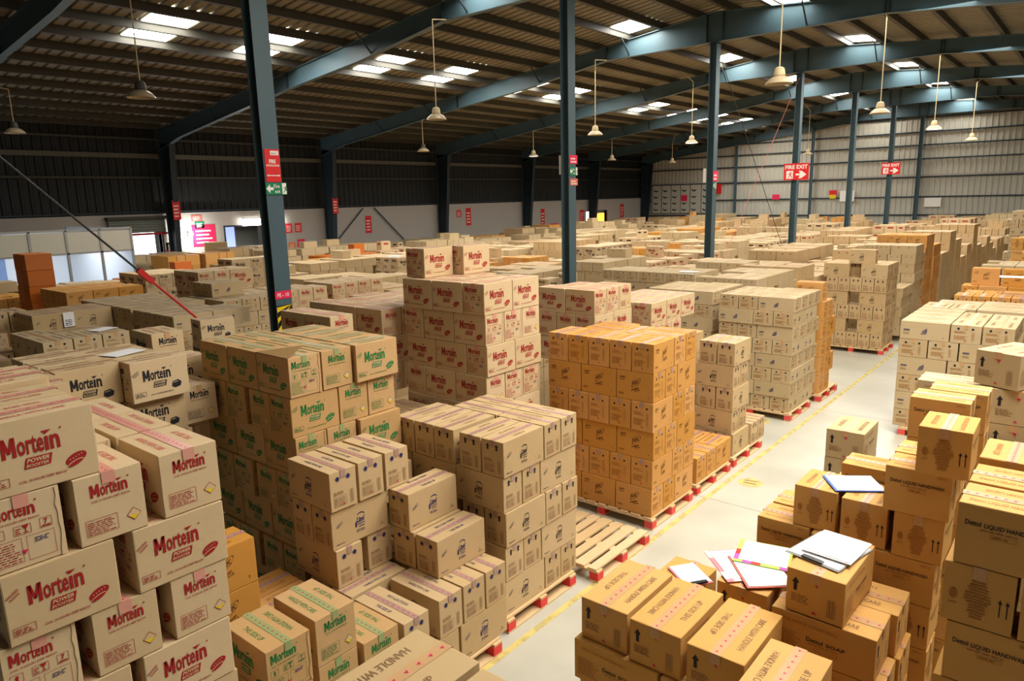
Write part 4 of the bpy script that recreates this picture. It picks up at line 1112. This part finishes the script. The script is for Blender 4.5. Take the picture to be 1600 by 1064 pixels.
for z in (.9, 2.0, 3.12, 4.33, 5.43, 6.26, 7.04, 7.9):
    k += 1; mb = MB(); xa = XL if z < 6.5 else RX - (zsheet(RX) - z - .1) / .117
    mb.box(max(xa, XL), 6, YF - .20, YF - .10, z - .04, z + .04, 'steel_dark'); 
    if abs(z - 4.33) < .01: mb.box(XL, 6, YF - .13, YF - .09, z + .05, z + .16, 'plaster')
    struct(mb.build('trim_%d' % k))
column(-15.9, YF - .5, 7.7, 'slim dark post against the pale end wall', .14, .16, 'end wall posts')
column(-21.2, YF - .5, 6.9, 'slim dark post on the end wall near the left corner', .14, .16, 'end wall posts')
# slotted panels on the end wall
r = empty('slotted_panel', (-22.2, YF - .30, 2.2), 'pale panels with rows of crescent slots on the end wall', 'wall panel')
mb = MB()
mb.box(-5.9, -.9, 0, .03, 0, 2.1, 'siding_pale'); mb.build('sheet', r)
for i, xx in enumerate((-5.5, -4.7, -3.9, -3.1, -2.3, -1.4)):
    mb = MB()
    for j in range(4):
        z = .25 + j * .48; mb.poly = None
        mb.face([(xx - .22, -.004, z + .10), (xx - .16, -.004, z - .03), (xx, -.004, z - .09), (xx, -.004, z + .01)], 'black'); mb.face([(xx, -.004, z - .09), (xx + .16, -.004, z - .02), (xx + .20, -.004, z + .07), (xx, -.004, z + .01)], 'black')
    mb.build('slot_column', r)
    mb = MB(); mb.box(xx - .32, xx - .29, -.02, 0, 0, 2.1, 'steel_dark'); mb.build('divider', r)

# daylight behind the doors, roller shutter, office
def door_recess(i, a, b_, zt, mt):
    mb = MB(); mb.box(-30.4, -30.35, a - .3, b_ + .3, 0, zt + .4, mt); mb.box(-29.32, -29.02, a - .06, a, 0, zt, 'steel_dark'); mb.box(-29.32, -29.02, b_, b_ + .06, 0, zt, 'steel_dark'); mb.box(-29.32, -29.02, a - .06, b_ + .06, zt, zt + .06, 'steel_dark')
    return struct(mb.build('door_%d' % i))
door_recess(1, *doors[0], 'daylight_gap'); door_recess(2, *doors[1], 'shutter')
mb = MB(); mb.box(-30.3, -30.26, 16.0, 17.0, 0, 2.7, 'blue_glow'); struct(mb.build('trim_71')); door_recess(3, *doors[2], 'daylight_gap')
r = empty('roller_shutter', (-28.99, 11.3, 0), 'grey roller shutter half rolled up over the left wall doorway', 'shutter')
mb = MB()
for j in range(5): mb.tube((.1, -.1, 2.75 + j * .10), (.1, 2.0, 2.75 + j * .10), .055, 'shutter')
mb.build('slats', r)
mb = MB(); mb.box(-.02, .26, -.15, 2.05, 3.2, 3.32, 'purlin'); mb.build('shutter_box', r)
mb = MB(); mb.box(.02, .18, -.15, 2.05, 2.60, 2.68, 'ink_red'); mb.build('bottom_bar', r)
r = empty('orange_glow_sheet', (-29.25, 45.6, 0), 'sheet of orange curtain hanging in the far left doorway', 'glow')  # made-up glowing sheet in place of orange light in the doorway
mb = MB()
for j in range(12):
    a = j * .1; mb.face([(.03 * (j % 2), a - .6, .2), (.03 * ((j + 1) % 2), a - .5, .2), (.03 * ((j + 1) % 2), a - .5, 2.4), (.03 * (j % 2), a - .6, 2.4)], 'orange_glow')
mb.build('glow_folds', r)
# office cabin
r = empty('site_office', (-22.0, 9.12, 0), 'glazed office cabin with grey top panels at the left wall', 'office')
mb = MB(); mb.box(-.03, 0, -9.0, 0, 2.56 - .62, 3.12 - .62, 'office_panel'); o = mb.build('top_panel', r); o.location.z = .55
for i, yv in enumerate((0, -.85, -1.72, -2.6, -3.5, -4.4)):
    mb = MB(); mb.box(-.05, .02, yv - .03, yv + .03, 0, 3.1, 'alu'); mb.build('mullion', r)
mb = MB(); mb.box(-.05, .02, -9, 0, 3.07, 3.13, 'alu'); mb.build('head_rail', r)
mb = MB(); mb.box(-.05, .02, -9, 0, 2.44, 2.49, 'alu'); mb.build('transom', r)
for i, (a, b_) in enumerate(((0, -.85), (-.85, -1.72), (-1.72, -2.6), (-2.6, -3.5), (-3.5, -4.4))):
    mb = MB(); mb.box(-.02, -.012, b_ + .03, a - .03, .9, 2.44, 'glass_pane'); mb.build('glass_pane', r)
mb = MB(); mb.box(-.04, 0, -9, 0, 0, .9, 'office_panel'); mb.build('lower_panel', r)
mb = MB(); mb.box(-5.0, -4.95, -1.9, 0, 0, 3.0, 'office_white'); mb.build('rear_wall', r)
mb = MB(); mb.box(-4.95, -4.9, -9, -1.9, 0, 3.0, 'office_blue'); mb.build('blue_wall', r)
mb = MB(); mb.box(-5.0, -.06, -.02, .02, 0, 3.1, 'office_white'); mb.build('side_wall', r)
area_light('office_fill_light', (-24.2, 7.6, 2.95), (0, 0, 0), 2.5, 2.5, 130, (.9, .95, 1.0))  # unseen light added to brighten the office interior
# loose panel stacks near the office
for i in range(3):
    mb = MB(); mb.box(-.4, .4, -.03, .03, 0, 2.2, 'card_tan'); o = mb.build('leaning_board'); o.location = (-27.4 - i * .35, 14.6 + .15 * i, 0.02); o.rotation_euler = (.06, 0, .9)
    tag(o, 'tan board leaning near the left wall doorway, %s from the aisle' % ORD[i + 1], 'board', 'leaning boards')
# bright tube light and flood light
def thing_mesh(mb, name, loc, label, cat, group=None, rot=None):
    o = mb.build(name); o.location = loc
    if rot: o.rotation_euler = rot
    return tag(o, label, cat, group)
r = empty('tube_lamp', (-29.0, 16.7, 3.05), 'bright white tube lamp over the left wall doorway', 'lamp')
mb = MB(); mb.box(0, .12, 0, 2.0, 0, .06, 'alu'); mb.build('batten', r)
mb = MB(); mb.box(.02, .16, 0, 2.0, -.28, -.01, 'tube_light'); mb.build('light_tube', r)
r = empty('flood_light', (-29.05, 14.35, 2.55), 'glaring white flood light on the left wall beside pink notice', 'lamp')
mb = MB(); mb.box(0, .08, -.1, .1, -.1, .1, 'alu'); mb.build('housing', r)
mb = MB(); mb.lathe((.1, 0, 0), [(.001, .0), (.10, .0)], 'tube_light'); o = mb.build('lens', r); mb2 = None
o.rotation_euler = (0, PI / 2, 0); o.location = (.09, 0, .1)
pl = bpy.data.lights.new('flood_glow', 'POINT'); pl.energy = 90; pl.shadow_soft_size = .1; po = bpy.data.objects.new('flood_glow', pl); COL.objects.link(po); po.location = (-28.5, 14.35, 2.5)

# ------------------------------------------------------------------ lamps
def pendant(x, y, zt, zb, lit, label, dark=False):
    r = empty('pendant_lamp', (x, y, zb), label, 'lamp', 'high-bay pendant lamps')
    mb = MB(); mb.tube((0, 0, .30), (0, 0, zt - zb - .05), .012, 'rod_cream'); 
    fy = min(FR, key=lambda q: abs(q - y))
    if abs(fy - y) < .8: mb.tube((0, 0, zt - zb - .05), (0, fy - y, zt - zb + .03), .012, 'rod_cream')
    else:
        px = min([q for q in pur if q < RX - .3], key=lambda q: abs(q - x)) if x < RX else min([RX + .45 + 1.17 * i for i in range(24)], key=lambda q: abs(q - x))
        mb.tube((0, 0, zt - zb - .05), (px - x, 0, zsheet(px) - .195 - zb), .012, 'rod_cream')
    mb.build('rod', r)
    mb = MB(); mb.lathe((0, 0, 0), [(.001, .30), (.05, .295), (.085, .27), (.10, .20), (.105, .15), (.09, .13)], 'lamp_body' if dark else 'rod_cream'); mb.build('ballast_housing', r)
    mb = MB(); mb.lathe((0, 0, 0), [(.09, .135), (.14, .115), (.20, .07), (.245, .01), (.25, 0), (.24, .004), (.19, .06), (.13, .10), (.08, .115)], 'lamp_shade'); ls = mb.build('lamp_shade', r)
    mb = MB(); mb.lathe((0, 0, 0), [(.001, .05), (.12, .05), (.19, .055)] if not lit else [(.001, .005), (.15, .005), (.23, .012)], 'lamp_glow' if lit else 'lamp_body'); mb.build('diffuser', ls)
LM = [(-14.0, 6.3, 'near left lamp hanging in front of the skylights', 0, 1), (-22.4, 6.7, 'lamp at the left frame edge', 0, 1), (-13.05, 12.95, 'lamp in the centre below the second rafter', 0, 0), (-21.9, 20.9, 'dark lamp seen low beside the second rafter', 0, 1),
      (-21.96, 28.3, 'lit lamp over the white wall left of the second post', 1, 0), (-13.2, 20.3, 'lamp seen edge-on right of the second post', 0, 0), (-22.1, 35.7, 'small unlit lamp right of the second post', 0, 0), (-13.05, 27.0, 'lit lamp before the pale end wall, left of the third post', 1, 0),
      (-22.0, 42.8, 'tiny lamp in the far left corner', 0, 0), (-4.95, 21.2, 'lamp hanging over the fifth post', 0, 0), (-4.95, 28.6, 'lit lamp right of the farther FIRE EXIT board', 1, 0), (-4.95, 37.0, 'small lamp at the right before the end wall', 0, 0),
      (-13.2, 41.6, 'tiny lamp behind the nearer FIRE EXIT board', 0, 0), (-4.95, 13.75, 'large near lamp between the third and fourth posts', 0, 0)]
for x, y, de, lit, dk in LM:
    pendant(x, y, zbot(x) - .02, 5.62 if y > 7 else 5.66, lit, ('lit white' if lit else 'beige') + ' pendant, ' + de, dk)

# ------------------------------------------------------------------ bracing rods
def rod(name, a, b, r_, mt, label, cat, group=None):
    mb = MB(); A = Vector(a); mb.tube((0, 0, 0), Vector(b) - A, r_, mt); o = mb.build(name); o.location = A; return tag(o, label, cat, group)
o = rod('tie_rod', (-9.5, -.86, 7.95), (-9.5, 5.78, 1.01), .014, 'wire_dark', 'thin diagonal tie rod crossing the upper left', 'rod')
A = Vector((-9.5, -.86, 7.95)); Bv = Vector((-9.5, 4.50, 2.35)); 
mb = MB(); mb.tube((0, 0, 0), (0, 1.70, -1.777), .016, 'turnbuckle_red'); q = mb.build('lower_rod', o); q.location = Bv - A - Vector((0, .45, -.47))
mb = MB(); mb.box(-.03, .03, -.12, .12, -.035, .035, 'turnbuckle_red'); q = mb.build('turnbuckle', o); q.location = Bv - A - Vector((0, .45, -.47)); q.rotation_euler = (-.80, 0, 0)
rod('tie_rod', (-9.5, 21.3, 7.8), (-9.5, 28.4, .8), .010, 'wire_dark', 'dark tie rod slanting down between the third and fourth posts', 'rod')
rod('tie_rod', (-9.47, 28.4, 7.8), (-9.47, 21.3, .8), .007, 'ink_pink', 'thin pinkish tie rod crossing the dark one between the third and fourth posts', 'rod')
for s, e in (((-28.95, 23.3, 3.35), (-28.95, 20.9, 1.2)), ((-28.95, 24.0, 3.35), (-28.95, 26.4, 1.2))):
    rod('wall_brace', s, e, .03, 'steel_dark', 'diagonal brace on the white wall, %s leg of the inverted V' % ('left' if s[1] < 23.5 else 'right'), 'brace', 'wall braces')

# ------------------------------------------------------------------ signs
def sign(name, loc, w, h, mt, facing, paint, label, group=None):
    """board; paint(Ink) adds lettering. facing: '+x' or '-y'"""
    r = empty(name, loc, label, 'sign', group)
    mb = MB()
    if facing == '+x': mb.box(0, .008, -w / 2, w / 2, 0, h, mt)
    else: mb.box(-w / 2, w / 2, -.008, 0, 0, h, mt)
    bo = mb.build('board', r)
    if paint:
        k = Ink(w, h); paint(k); mb = MB()
        if facing == '+x': k.put(mb, (.0085, -w / 2, 0), (0, 1, 0), (0, 0, 1), .001)
        else: k.put(mb, (-w / 2, -.0085, 0), (1, 0, 0), (0, 0, 1), .001)
        mb.build('lettering', bo)
    return r
def man(k, x, y, s, mt, lift=1):
    k.ell(x + s * .6, y + s * .88, s * .09, s * .09, mt, n=8, lift=lift)
    k.poly([(x + s * .35, y + s * .75), (x + s * .62, y + s * .78), (x + s * .55, y + s * .4), (x + s * .38, y + s * .42)], mt, lift)
    k.poly([(x + s * .40, y + s * .45), (x + s * .52, y + s * .45), (x + s * .25, y), (x + s * .12, y)], mt, lift)
    k.poly([(x + s * .45, y + s * .45), (x + s * .56, y + s * .45), (x + s * .85, y + s * .1), (x + s * .72, y + s * .05)], mt, lift)
    k.poly([(x + s * .2, y + s * .70), (x + s * .35, y + s * .74), (x + s * .1, y + s * .45)], mt, lift)
    k.poly([(x + s * .6, y + s * .74), (x + s * .9, y + s * .5), (x + s * .8, y + s * .46)], mt, lift)
def p_ext(k):
    w, h = k.w, k.h
    k.rect(w * .38, h * .82, w * .56, h * .13, 'sign_white'); k.lines(w * .44, h * .85, w * .42, h * .06, 2, 'ink_black', 2)
    k.text('FIRE', w * .27, h * .57, w * .44, h * .12, 'sign_white', .03); k.text('EXTINGUISHER', w * .06, h * .475, w * .88, h * .06, 'sign_white', .02)
    k.rect(w * .18, h * .185, w * .64, h * .025, 'sign_white'); k.poly([(w * .03, h * .197), (w * .20, h * .165), (w * .20, h * .23)], 'sign_white'); k.poly([(w * .97, h * .197), (w * .80, h * .165), (w * .80, h * .23)], 'sign_white')
def p_exit_g(k):
    w, h = k.w, k.h
    k.poly([(w * .02, h * .5), (w * .20, h * .88), (w * .20, h * .62), (w * .36, h * .62), (w * .36, h * .38), (w * .20, h * .38), (w * .20, h * .12)], 'sign_white')
    k.text('Fire', w * .38, h * .55, w * .28, h * .32, 'sign_white', .01); k.text('exit', w * .42, h * .14, w * .25, h * .26, 'sign_white', .01)
    k.rect(w * .78, h * .04, w * .20, h * .92, 'sign_white'); man(k, w * .79, h * .15, h * .62, 'sign_green', 1)
def p_fireexit(k):
    w, h = k.w, k.h
    k.text('FIRE EXIT', w * .05, h * .66, w * .90, h * .24, 'sign_white', .03)
    k.rect(w * .10, h * .08, w * .28, h * .48, 'sign_white'); man(k, w * .13, h * .12, h * .40, 'sign_red', 1)
    k.poly([(w * .48, h * .27), (w * .66, h * .27), (w * .60, h * .10), (w * .72, h * .10), (w * .92, h * .32), (w * .72, h * .54), (w * .60, h * .54), (w * .66, h * .38), (w * .48, h * .38)], 'sign_white')
def p_fe10(k): k.text('FE - 10', k.w * .14, k.h * .25, k.w * .72, k.h * .5, 'sign_white', .01)
def p_smoke(k): k.lines(k.w * .12, k.h * .15, k.w * .76, k.h * .7, 2, 'sign_white', 4, .5)
X1 = -9.5 + .108
sign('fire_sign', (X1, 5.965, 4.00), .24, .46, 'sign_red', '+x', p_ext, 'red FIRE EXTINGUISHER board with double arrow on the hazard-striped post')
sign('exit_sign', (X1 + .01, 5.985, 3.82), .34, .17, 'sign_green', '+x', p_exit_g, 'green Fire exit board with left arrow on the hazard-striped post')
sign('post_number_sign', (X1, 5.95, 2.30), .27, .115, 'sign_pink', '+x', p_fe10, 'pink FE - 10 plate low on the hazard-striped post')
sign('fire_exit_board', (-9.42, 28.45, 4.09), .92, .62, 'sign_red', '-y', p_fireexit, 'larger red FIRE EXIT board with white right arrow on the fourth post')
sign('fire_exit_board', (-9.42, 43.55, 4.42), .92, .62, 'sign_red', '-y', p_fireexit, 'smaller red FIRE EXIT board farther away near the end wall')
sign('notice_board', (X1, 13.55, 4.40), .30, .19, 'sign_pink', '+x', p_smoke, 'pink notice at the top of three on the second post', 'post notices')
sign('notice_board', (X1, 13.55, 4.15), .30, .18, 'sign_green', '+x', p_exit_g, 'green exit notice in the middle of three on the second post', 'post notices')
sign('notice_board', (X1, 13.56, 3.93), .30, .15, 'ink_pink', '+x', p_smoke, 'salmon notice lowest of three on the second post', 'post notices')
sign('notice_board', (X1, 21.1, 4.03), .34, .30, 'sign_pink', '+x', p_smoke, 'pink notice on the third post', 'post notices')
sign('notice_board', (X1, 21.05, 3.80), .20, .20, 'sign_green', '+x', p_exit_g, 'small green notice under the pink one on the third post', 'post notices')
for i, (y, z, y2) in enumerate(((5.78, 4.28, .13), (5.80, 4.06, .12))):
    mb = MB(); mb.box(0, .10, -.05, .02, 0, .18 if i == 0 else .13, 'rod_cream'); thing_mesh(mb, 'junction_box', (-9.71, 5.96, z), 'cream junction box beside the striped post, %s' % ('upper' if i == 0 else 'lower'), 'box', 'junction boxes')
for i, (y, z) in enumerate(((13.5, 4.18), (21.0, 4.0))):
    mb = MB(); mb.box(0, .12, -.03, .03, 0, .42, 'sign_white'); thing_mesh(mb, 'junction_box', (-9.73, y, z), 'white conduit box at the left of the %s post' % ('second' if i == 0 else 'third'), 'box', 'junction boxes')
WX = -29.04
def p_txt(k): k.lines(k.w * .15, k.h * .15, k.w * .7, k.h * .7, 4, 'sign_white', 6, .4)
for (y, z, w_, h_, m_, de) in ((14.95, 2.0, 1.0, .9, 'sign_pink', 'bright pink notice board beside the flood light'), (14.7, 3.05, .45, .25, 'ink_pink', 'small pink plate above the green one on the left wall'), (14.8, 2.75, .4, .28, 'sign_green', 'small green plate on the left wall'),
                             (13.7, 1.95, .9, 1.2, 'sign_white', 'white notice board left of the flood light'), (12.95 + .6, 1.9, .45, .35, 'sign_red', 'small red notice right of the roller shutter'),
                             (19.0, 2.35, .35, .42, 'sign_red', 'red notice upper left beyond the striped post'), (19.5, 2.35, .35, .42, 'sign_red', 'red notice upper right beyond the striped post'), (19.1, 1.6, .35, .3, 'sign_orange', 'orange notice lower left beyond the striped post'), (19.6, 1.6, .4, .42, 'sign_pink', 'pink notice lower right beyond the striped post'),
                             (23.65, 2.1, .38, .85, 'sign_red', 'tall red notice between the inverted-V braces'), (31.1, 2.15, .42, 1.0, 'sign_red', 'tall red notice in the middle of the white wall'), (30.3, 2.65, .38, .4, 'sign_red', 'square red notice left of the tall one on the white wall'),
                             (38.3, 1.8, .4, 1.1, 'sign_red', 'tall red notice left of the second post'), (39.6, 1.4, .9, .5, 'sign_pink', 'wide pink notice just left of the second post'), (42.9, 1.9, .5, .8, 'sign_red', 'red notice right of the second post'), (48.4, 2.0, .5, 1.0, 'sign_red', 'red notice beside the glowing doorway')):
    sign('wall_notice', (WX, y, z), w_, h_, m_, '+x', p_txt if m_ != 'sign_white' else None, de, 'notices on the left wall')
for (x, z, w_, h_, m_, de) in ((-25.3, 3.1, .5, .45, 'sign_pink', 'pink plate on the end wall near the corner'), (-22.6, 3.6, .55, .7, 'sign_red', 'red and yellow plate over the slotted panels'), (-18.3, 3.1, .5, .35, 'sign_pink', 'pink plate on the end wall behind the fourth post'), (-14.5, 3.35, .5, .3, 'sign_red', 'red plate on the end wall right of the fourth post'), (-14.5, 3.1, .4, .25, 'hazard_yellow', 'yellow plate under the red one on the end wall'), (-13.6, 2.9, .9, .7, 'sign_white', 'white sheet on the end wall beside the red plate'), (-8.6, 2.5, .9, .55, 'sign_white', 'white sheet on the end wall right of the last post')):
    sign('end_wall_notice', (x, YF - .30, z), w_, h_, m_, '-y', None, de, 'notices on the end wall')
# fire post signs on wall columns
for i, (y, de) in enumerate(((13.51, 'second'), (21.06, 'third'))):
    sign('wall_notice', (-28.9 + .70, y, 3.15), .3, .75, 'sign_red', '+x', p_txt, 'narrow red notice hung on the %s left wall column' % de, 'notices on the left wall')
mb = MB()
for j in range(11): mb.box(0, .02, j * .26, j * .26 + rs.uniform(.05, .09), rs.uniform(-.01, .02), .05, 'daylight_gap')
o = mb.build('light_gap'); o.location = (-29.12, 10.2, 5.55); tag(o, 'row of small bright daylight gaps high on the dark left wall', 'gaps', None, 'stuff')

# ------------------------------------------------------------------ floor paint
mb = MB(); mb.box(-3.51, -3.45, 1.0, 26.0, .0005, .002, 'floor_yellow'); tag(mb.build('floor_line'), 'worn yellow line painted along the aisle floor', 'floor marking')
mb = MB(); mb.box(-3.75, -3.51, 3.92, 3.99, .0005, .002, 'floor_yellow'); tag(mb.build('floor_line'), 'short yellow cross stroke painted beside the stepped pile', 'floor marking')
for x, y, de in ((-3.23, 8.62, 'nearer faded yellow round sticker on the aisle floor'), (-4.08, 11.22, 'farther faded yellow round sticker by the flat-carton stack')):
    mb = MB(); mb.lathe((0, 0, 0), [(.001, .003), (.15, .003), (.155, .001)], 'floor_yellow', 24)
    mb.face([(-.09, .03, .0035), (.07, .06, .0035), (.06, .085, .0035), (-.08, .06, .0035)], 'ink_soft'); mb.face([(-.08, -.05, .0035), (.09, -.03, .0035), (.08, .0, .0035), (-.07, -.02, .0035)], 'ink_soft')
    thing_mesh(mb, 'floor_sticker', (x, y, 0), de, 'floor marking', 'round floor stickers')

# ------------------------------------------------------------------ clipboards and papers
def board(loc, w_, d_, rot, edge, label, clip=True, border=None):
    r = empty('clipboard', loc, label, 'clipboard'); r.rotation_euler = rot
    mb = MB(); mb.box(-w_ / 2, w_ / 2, -d_ / 2, d_ / 2, 0, .004, edge); bb = mb.build('backing_board', r)
    mb = MB(); q = .012 if not border else .03; mb.box(-w_ / 2 + q, w_ / 2 - q * .5, -d_ / 2 + q, d_ / 2 - q * .4, .0045, .0075, 'paper'); mb.build('paper_sheets', r)
    if border:
        mb = MB()
        for i in range(6): mb.box(-w_ / 2 + w_ * i / 6, -w_ / 2 + w_ * (i + 1) / 6, -d_ / 2, -d_ / 2 + .028, .0045, .0055, border[i % len(border)])
        for i in range(4): mb.box(-w_ / 2, -w_ / 2 + .028, -d_ / 2 + .03 + (d_ - .03) * i / 4, -d_ / 2 + .03 + (d_ - .03) * (i + 1) / 4, .0045, .0055, border[(i + 1) % len(border)])
        mb.build('coloured_border', r)
    if clip:
        mb = MB(); mb.box(-.06, .06, -d_ / 2 + .002, -d_ / 2 + .03, .008, .016, 'clip_metal'); mb.tube((-.05, -d_ / 2 + .03, .013), (.05, -d_ / 2 + .03, .013), .004, 'clip_metal'); mb.build('metal_clip', bb)
    return r
TB = ZN[6] + .006
board((-1.03, 4.00, TB), .31, .38, (0, 0, -.22), 'board_edge', 'large white clipboard on the single arrow carton')
board((-1.00, 4.04, TB + .017), .27, .32, (0, 0, -.10), 'board_white', 'second white sheet pad under the clip of the large clipboard', clip=False)
TL = ZN[5] + .004
board((-1.56, 3.99, TL), .27, .38, (0, 0, .80), 'board_pink', 'pink board lowest in the pile of coloured boards', clip=False, border=['board_pink', 'sign_white', 'board_pink'])
board((-1.41, 3.99, TL + .009), .28, .38, (0, 0, .70), 'ink_pink', 'salmon-edged board in the middle of the coloured boards', clip=False)
board((-1.46, 4.18, TL + .018), .33, .31, (0, 0, .22), 'board_lime', 'lime and purple bordered board on top of the coloured boards', clip=False, border=['board_lime', 'board_purple', 'sign_red', 'board_lime'])
board((-1.93, 4.13, ZN[4] + .003), .20, .27, (0, 0, .95), 'board_pink', 'small white clipboard with dark clip behind the front row')
board((-1.10, 4.745, 1.824), .26, .31, (0, 0, -.98), 'board_blue', 'white sheet on blue clipboard over two handwash cartons', clip=False)
def sheet(loc, w_, d_, rot, label):
    mb = MB(); mb.box(-w_ / 2, w_ / 2, -d_ / 2, d_ / 2, 0, .003, 'paper'); thing_mesh(mb, 'paper_sheet', loc, label, 'paper', 'loose paper sheets', (0, 0, rot))
sheet((-6.5, 2.50, 2.455), .21, .30, .3, 'white papers on the black-lettered carton'); sheet((-9.9, 3.6, 2.155), .21, .30, .4, 'white paper on the flat tan block')
sheet((-3.86, 12.98, 2.105), .28, .21, 0, 'white sheet on top of the narrow orange stack'); sheet((-6.9, 14.3, 2.03), .4, .25, .2, 'white sheet beyond the row of flat tan cartons')
sheet((-1.2, 15.2, 2.12), .4, .3, .1, 'white sheet on the orange tops right of the aisle'); sheet((-15.4, 13.4, 2.155), .4, .35, .2, 'white paper on the black-lettered stack')
# white notice on the left tan block
mb = MB(); mb.box(0, .003, -.075, .075, 0, .22, 'paper'); k = Ink(.15, .22); k.lines(.02, .02, .11, .10, 4, 'ink_black', 3, .5); k.put(mb, (.0035, -.075, 0), (0, 1, 0), (0, 0, 1), .0005)
thing_mesh(mb, 'white_notice', (-12.13, 3.96, 1.92), 'white printed notice stuck on the tan block at left', 'notice')
# lifted lid flap on a green-lettered carton
mb = MB(); mb.face([(-.24, -.15, 0), (.235, -.15, 0), (.235, .0, .085), (-.24, .0, .0)], 'card_green'); mb.face([(-.24, -.15, -.002), (-.24, .0, -.002), (.235, .0, .083), (.235, -.15, -.002)], 'card_green')
for o_ in bpy.data.objects:
    if o_.get('label', '').startswith('green-lettered carton, top layer, at the corner'):
        f_ = mb.build('lid_flap', o_); f_.location = (0, 0, .3355); f_['label'] = 'lid flap lifted at one corner'
        f_.rotation_euler = (0, 0, 0 if math.cos(o_.rotation_euler.z) > 0 else PI)
print('CARTONS', len(CARTONS), 'individual', TOTAL, 'blocks', gen_n)
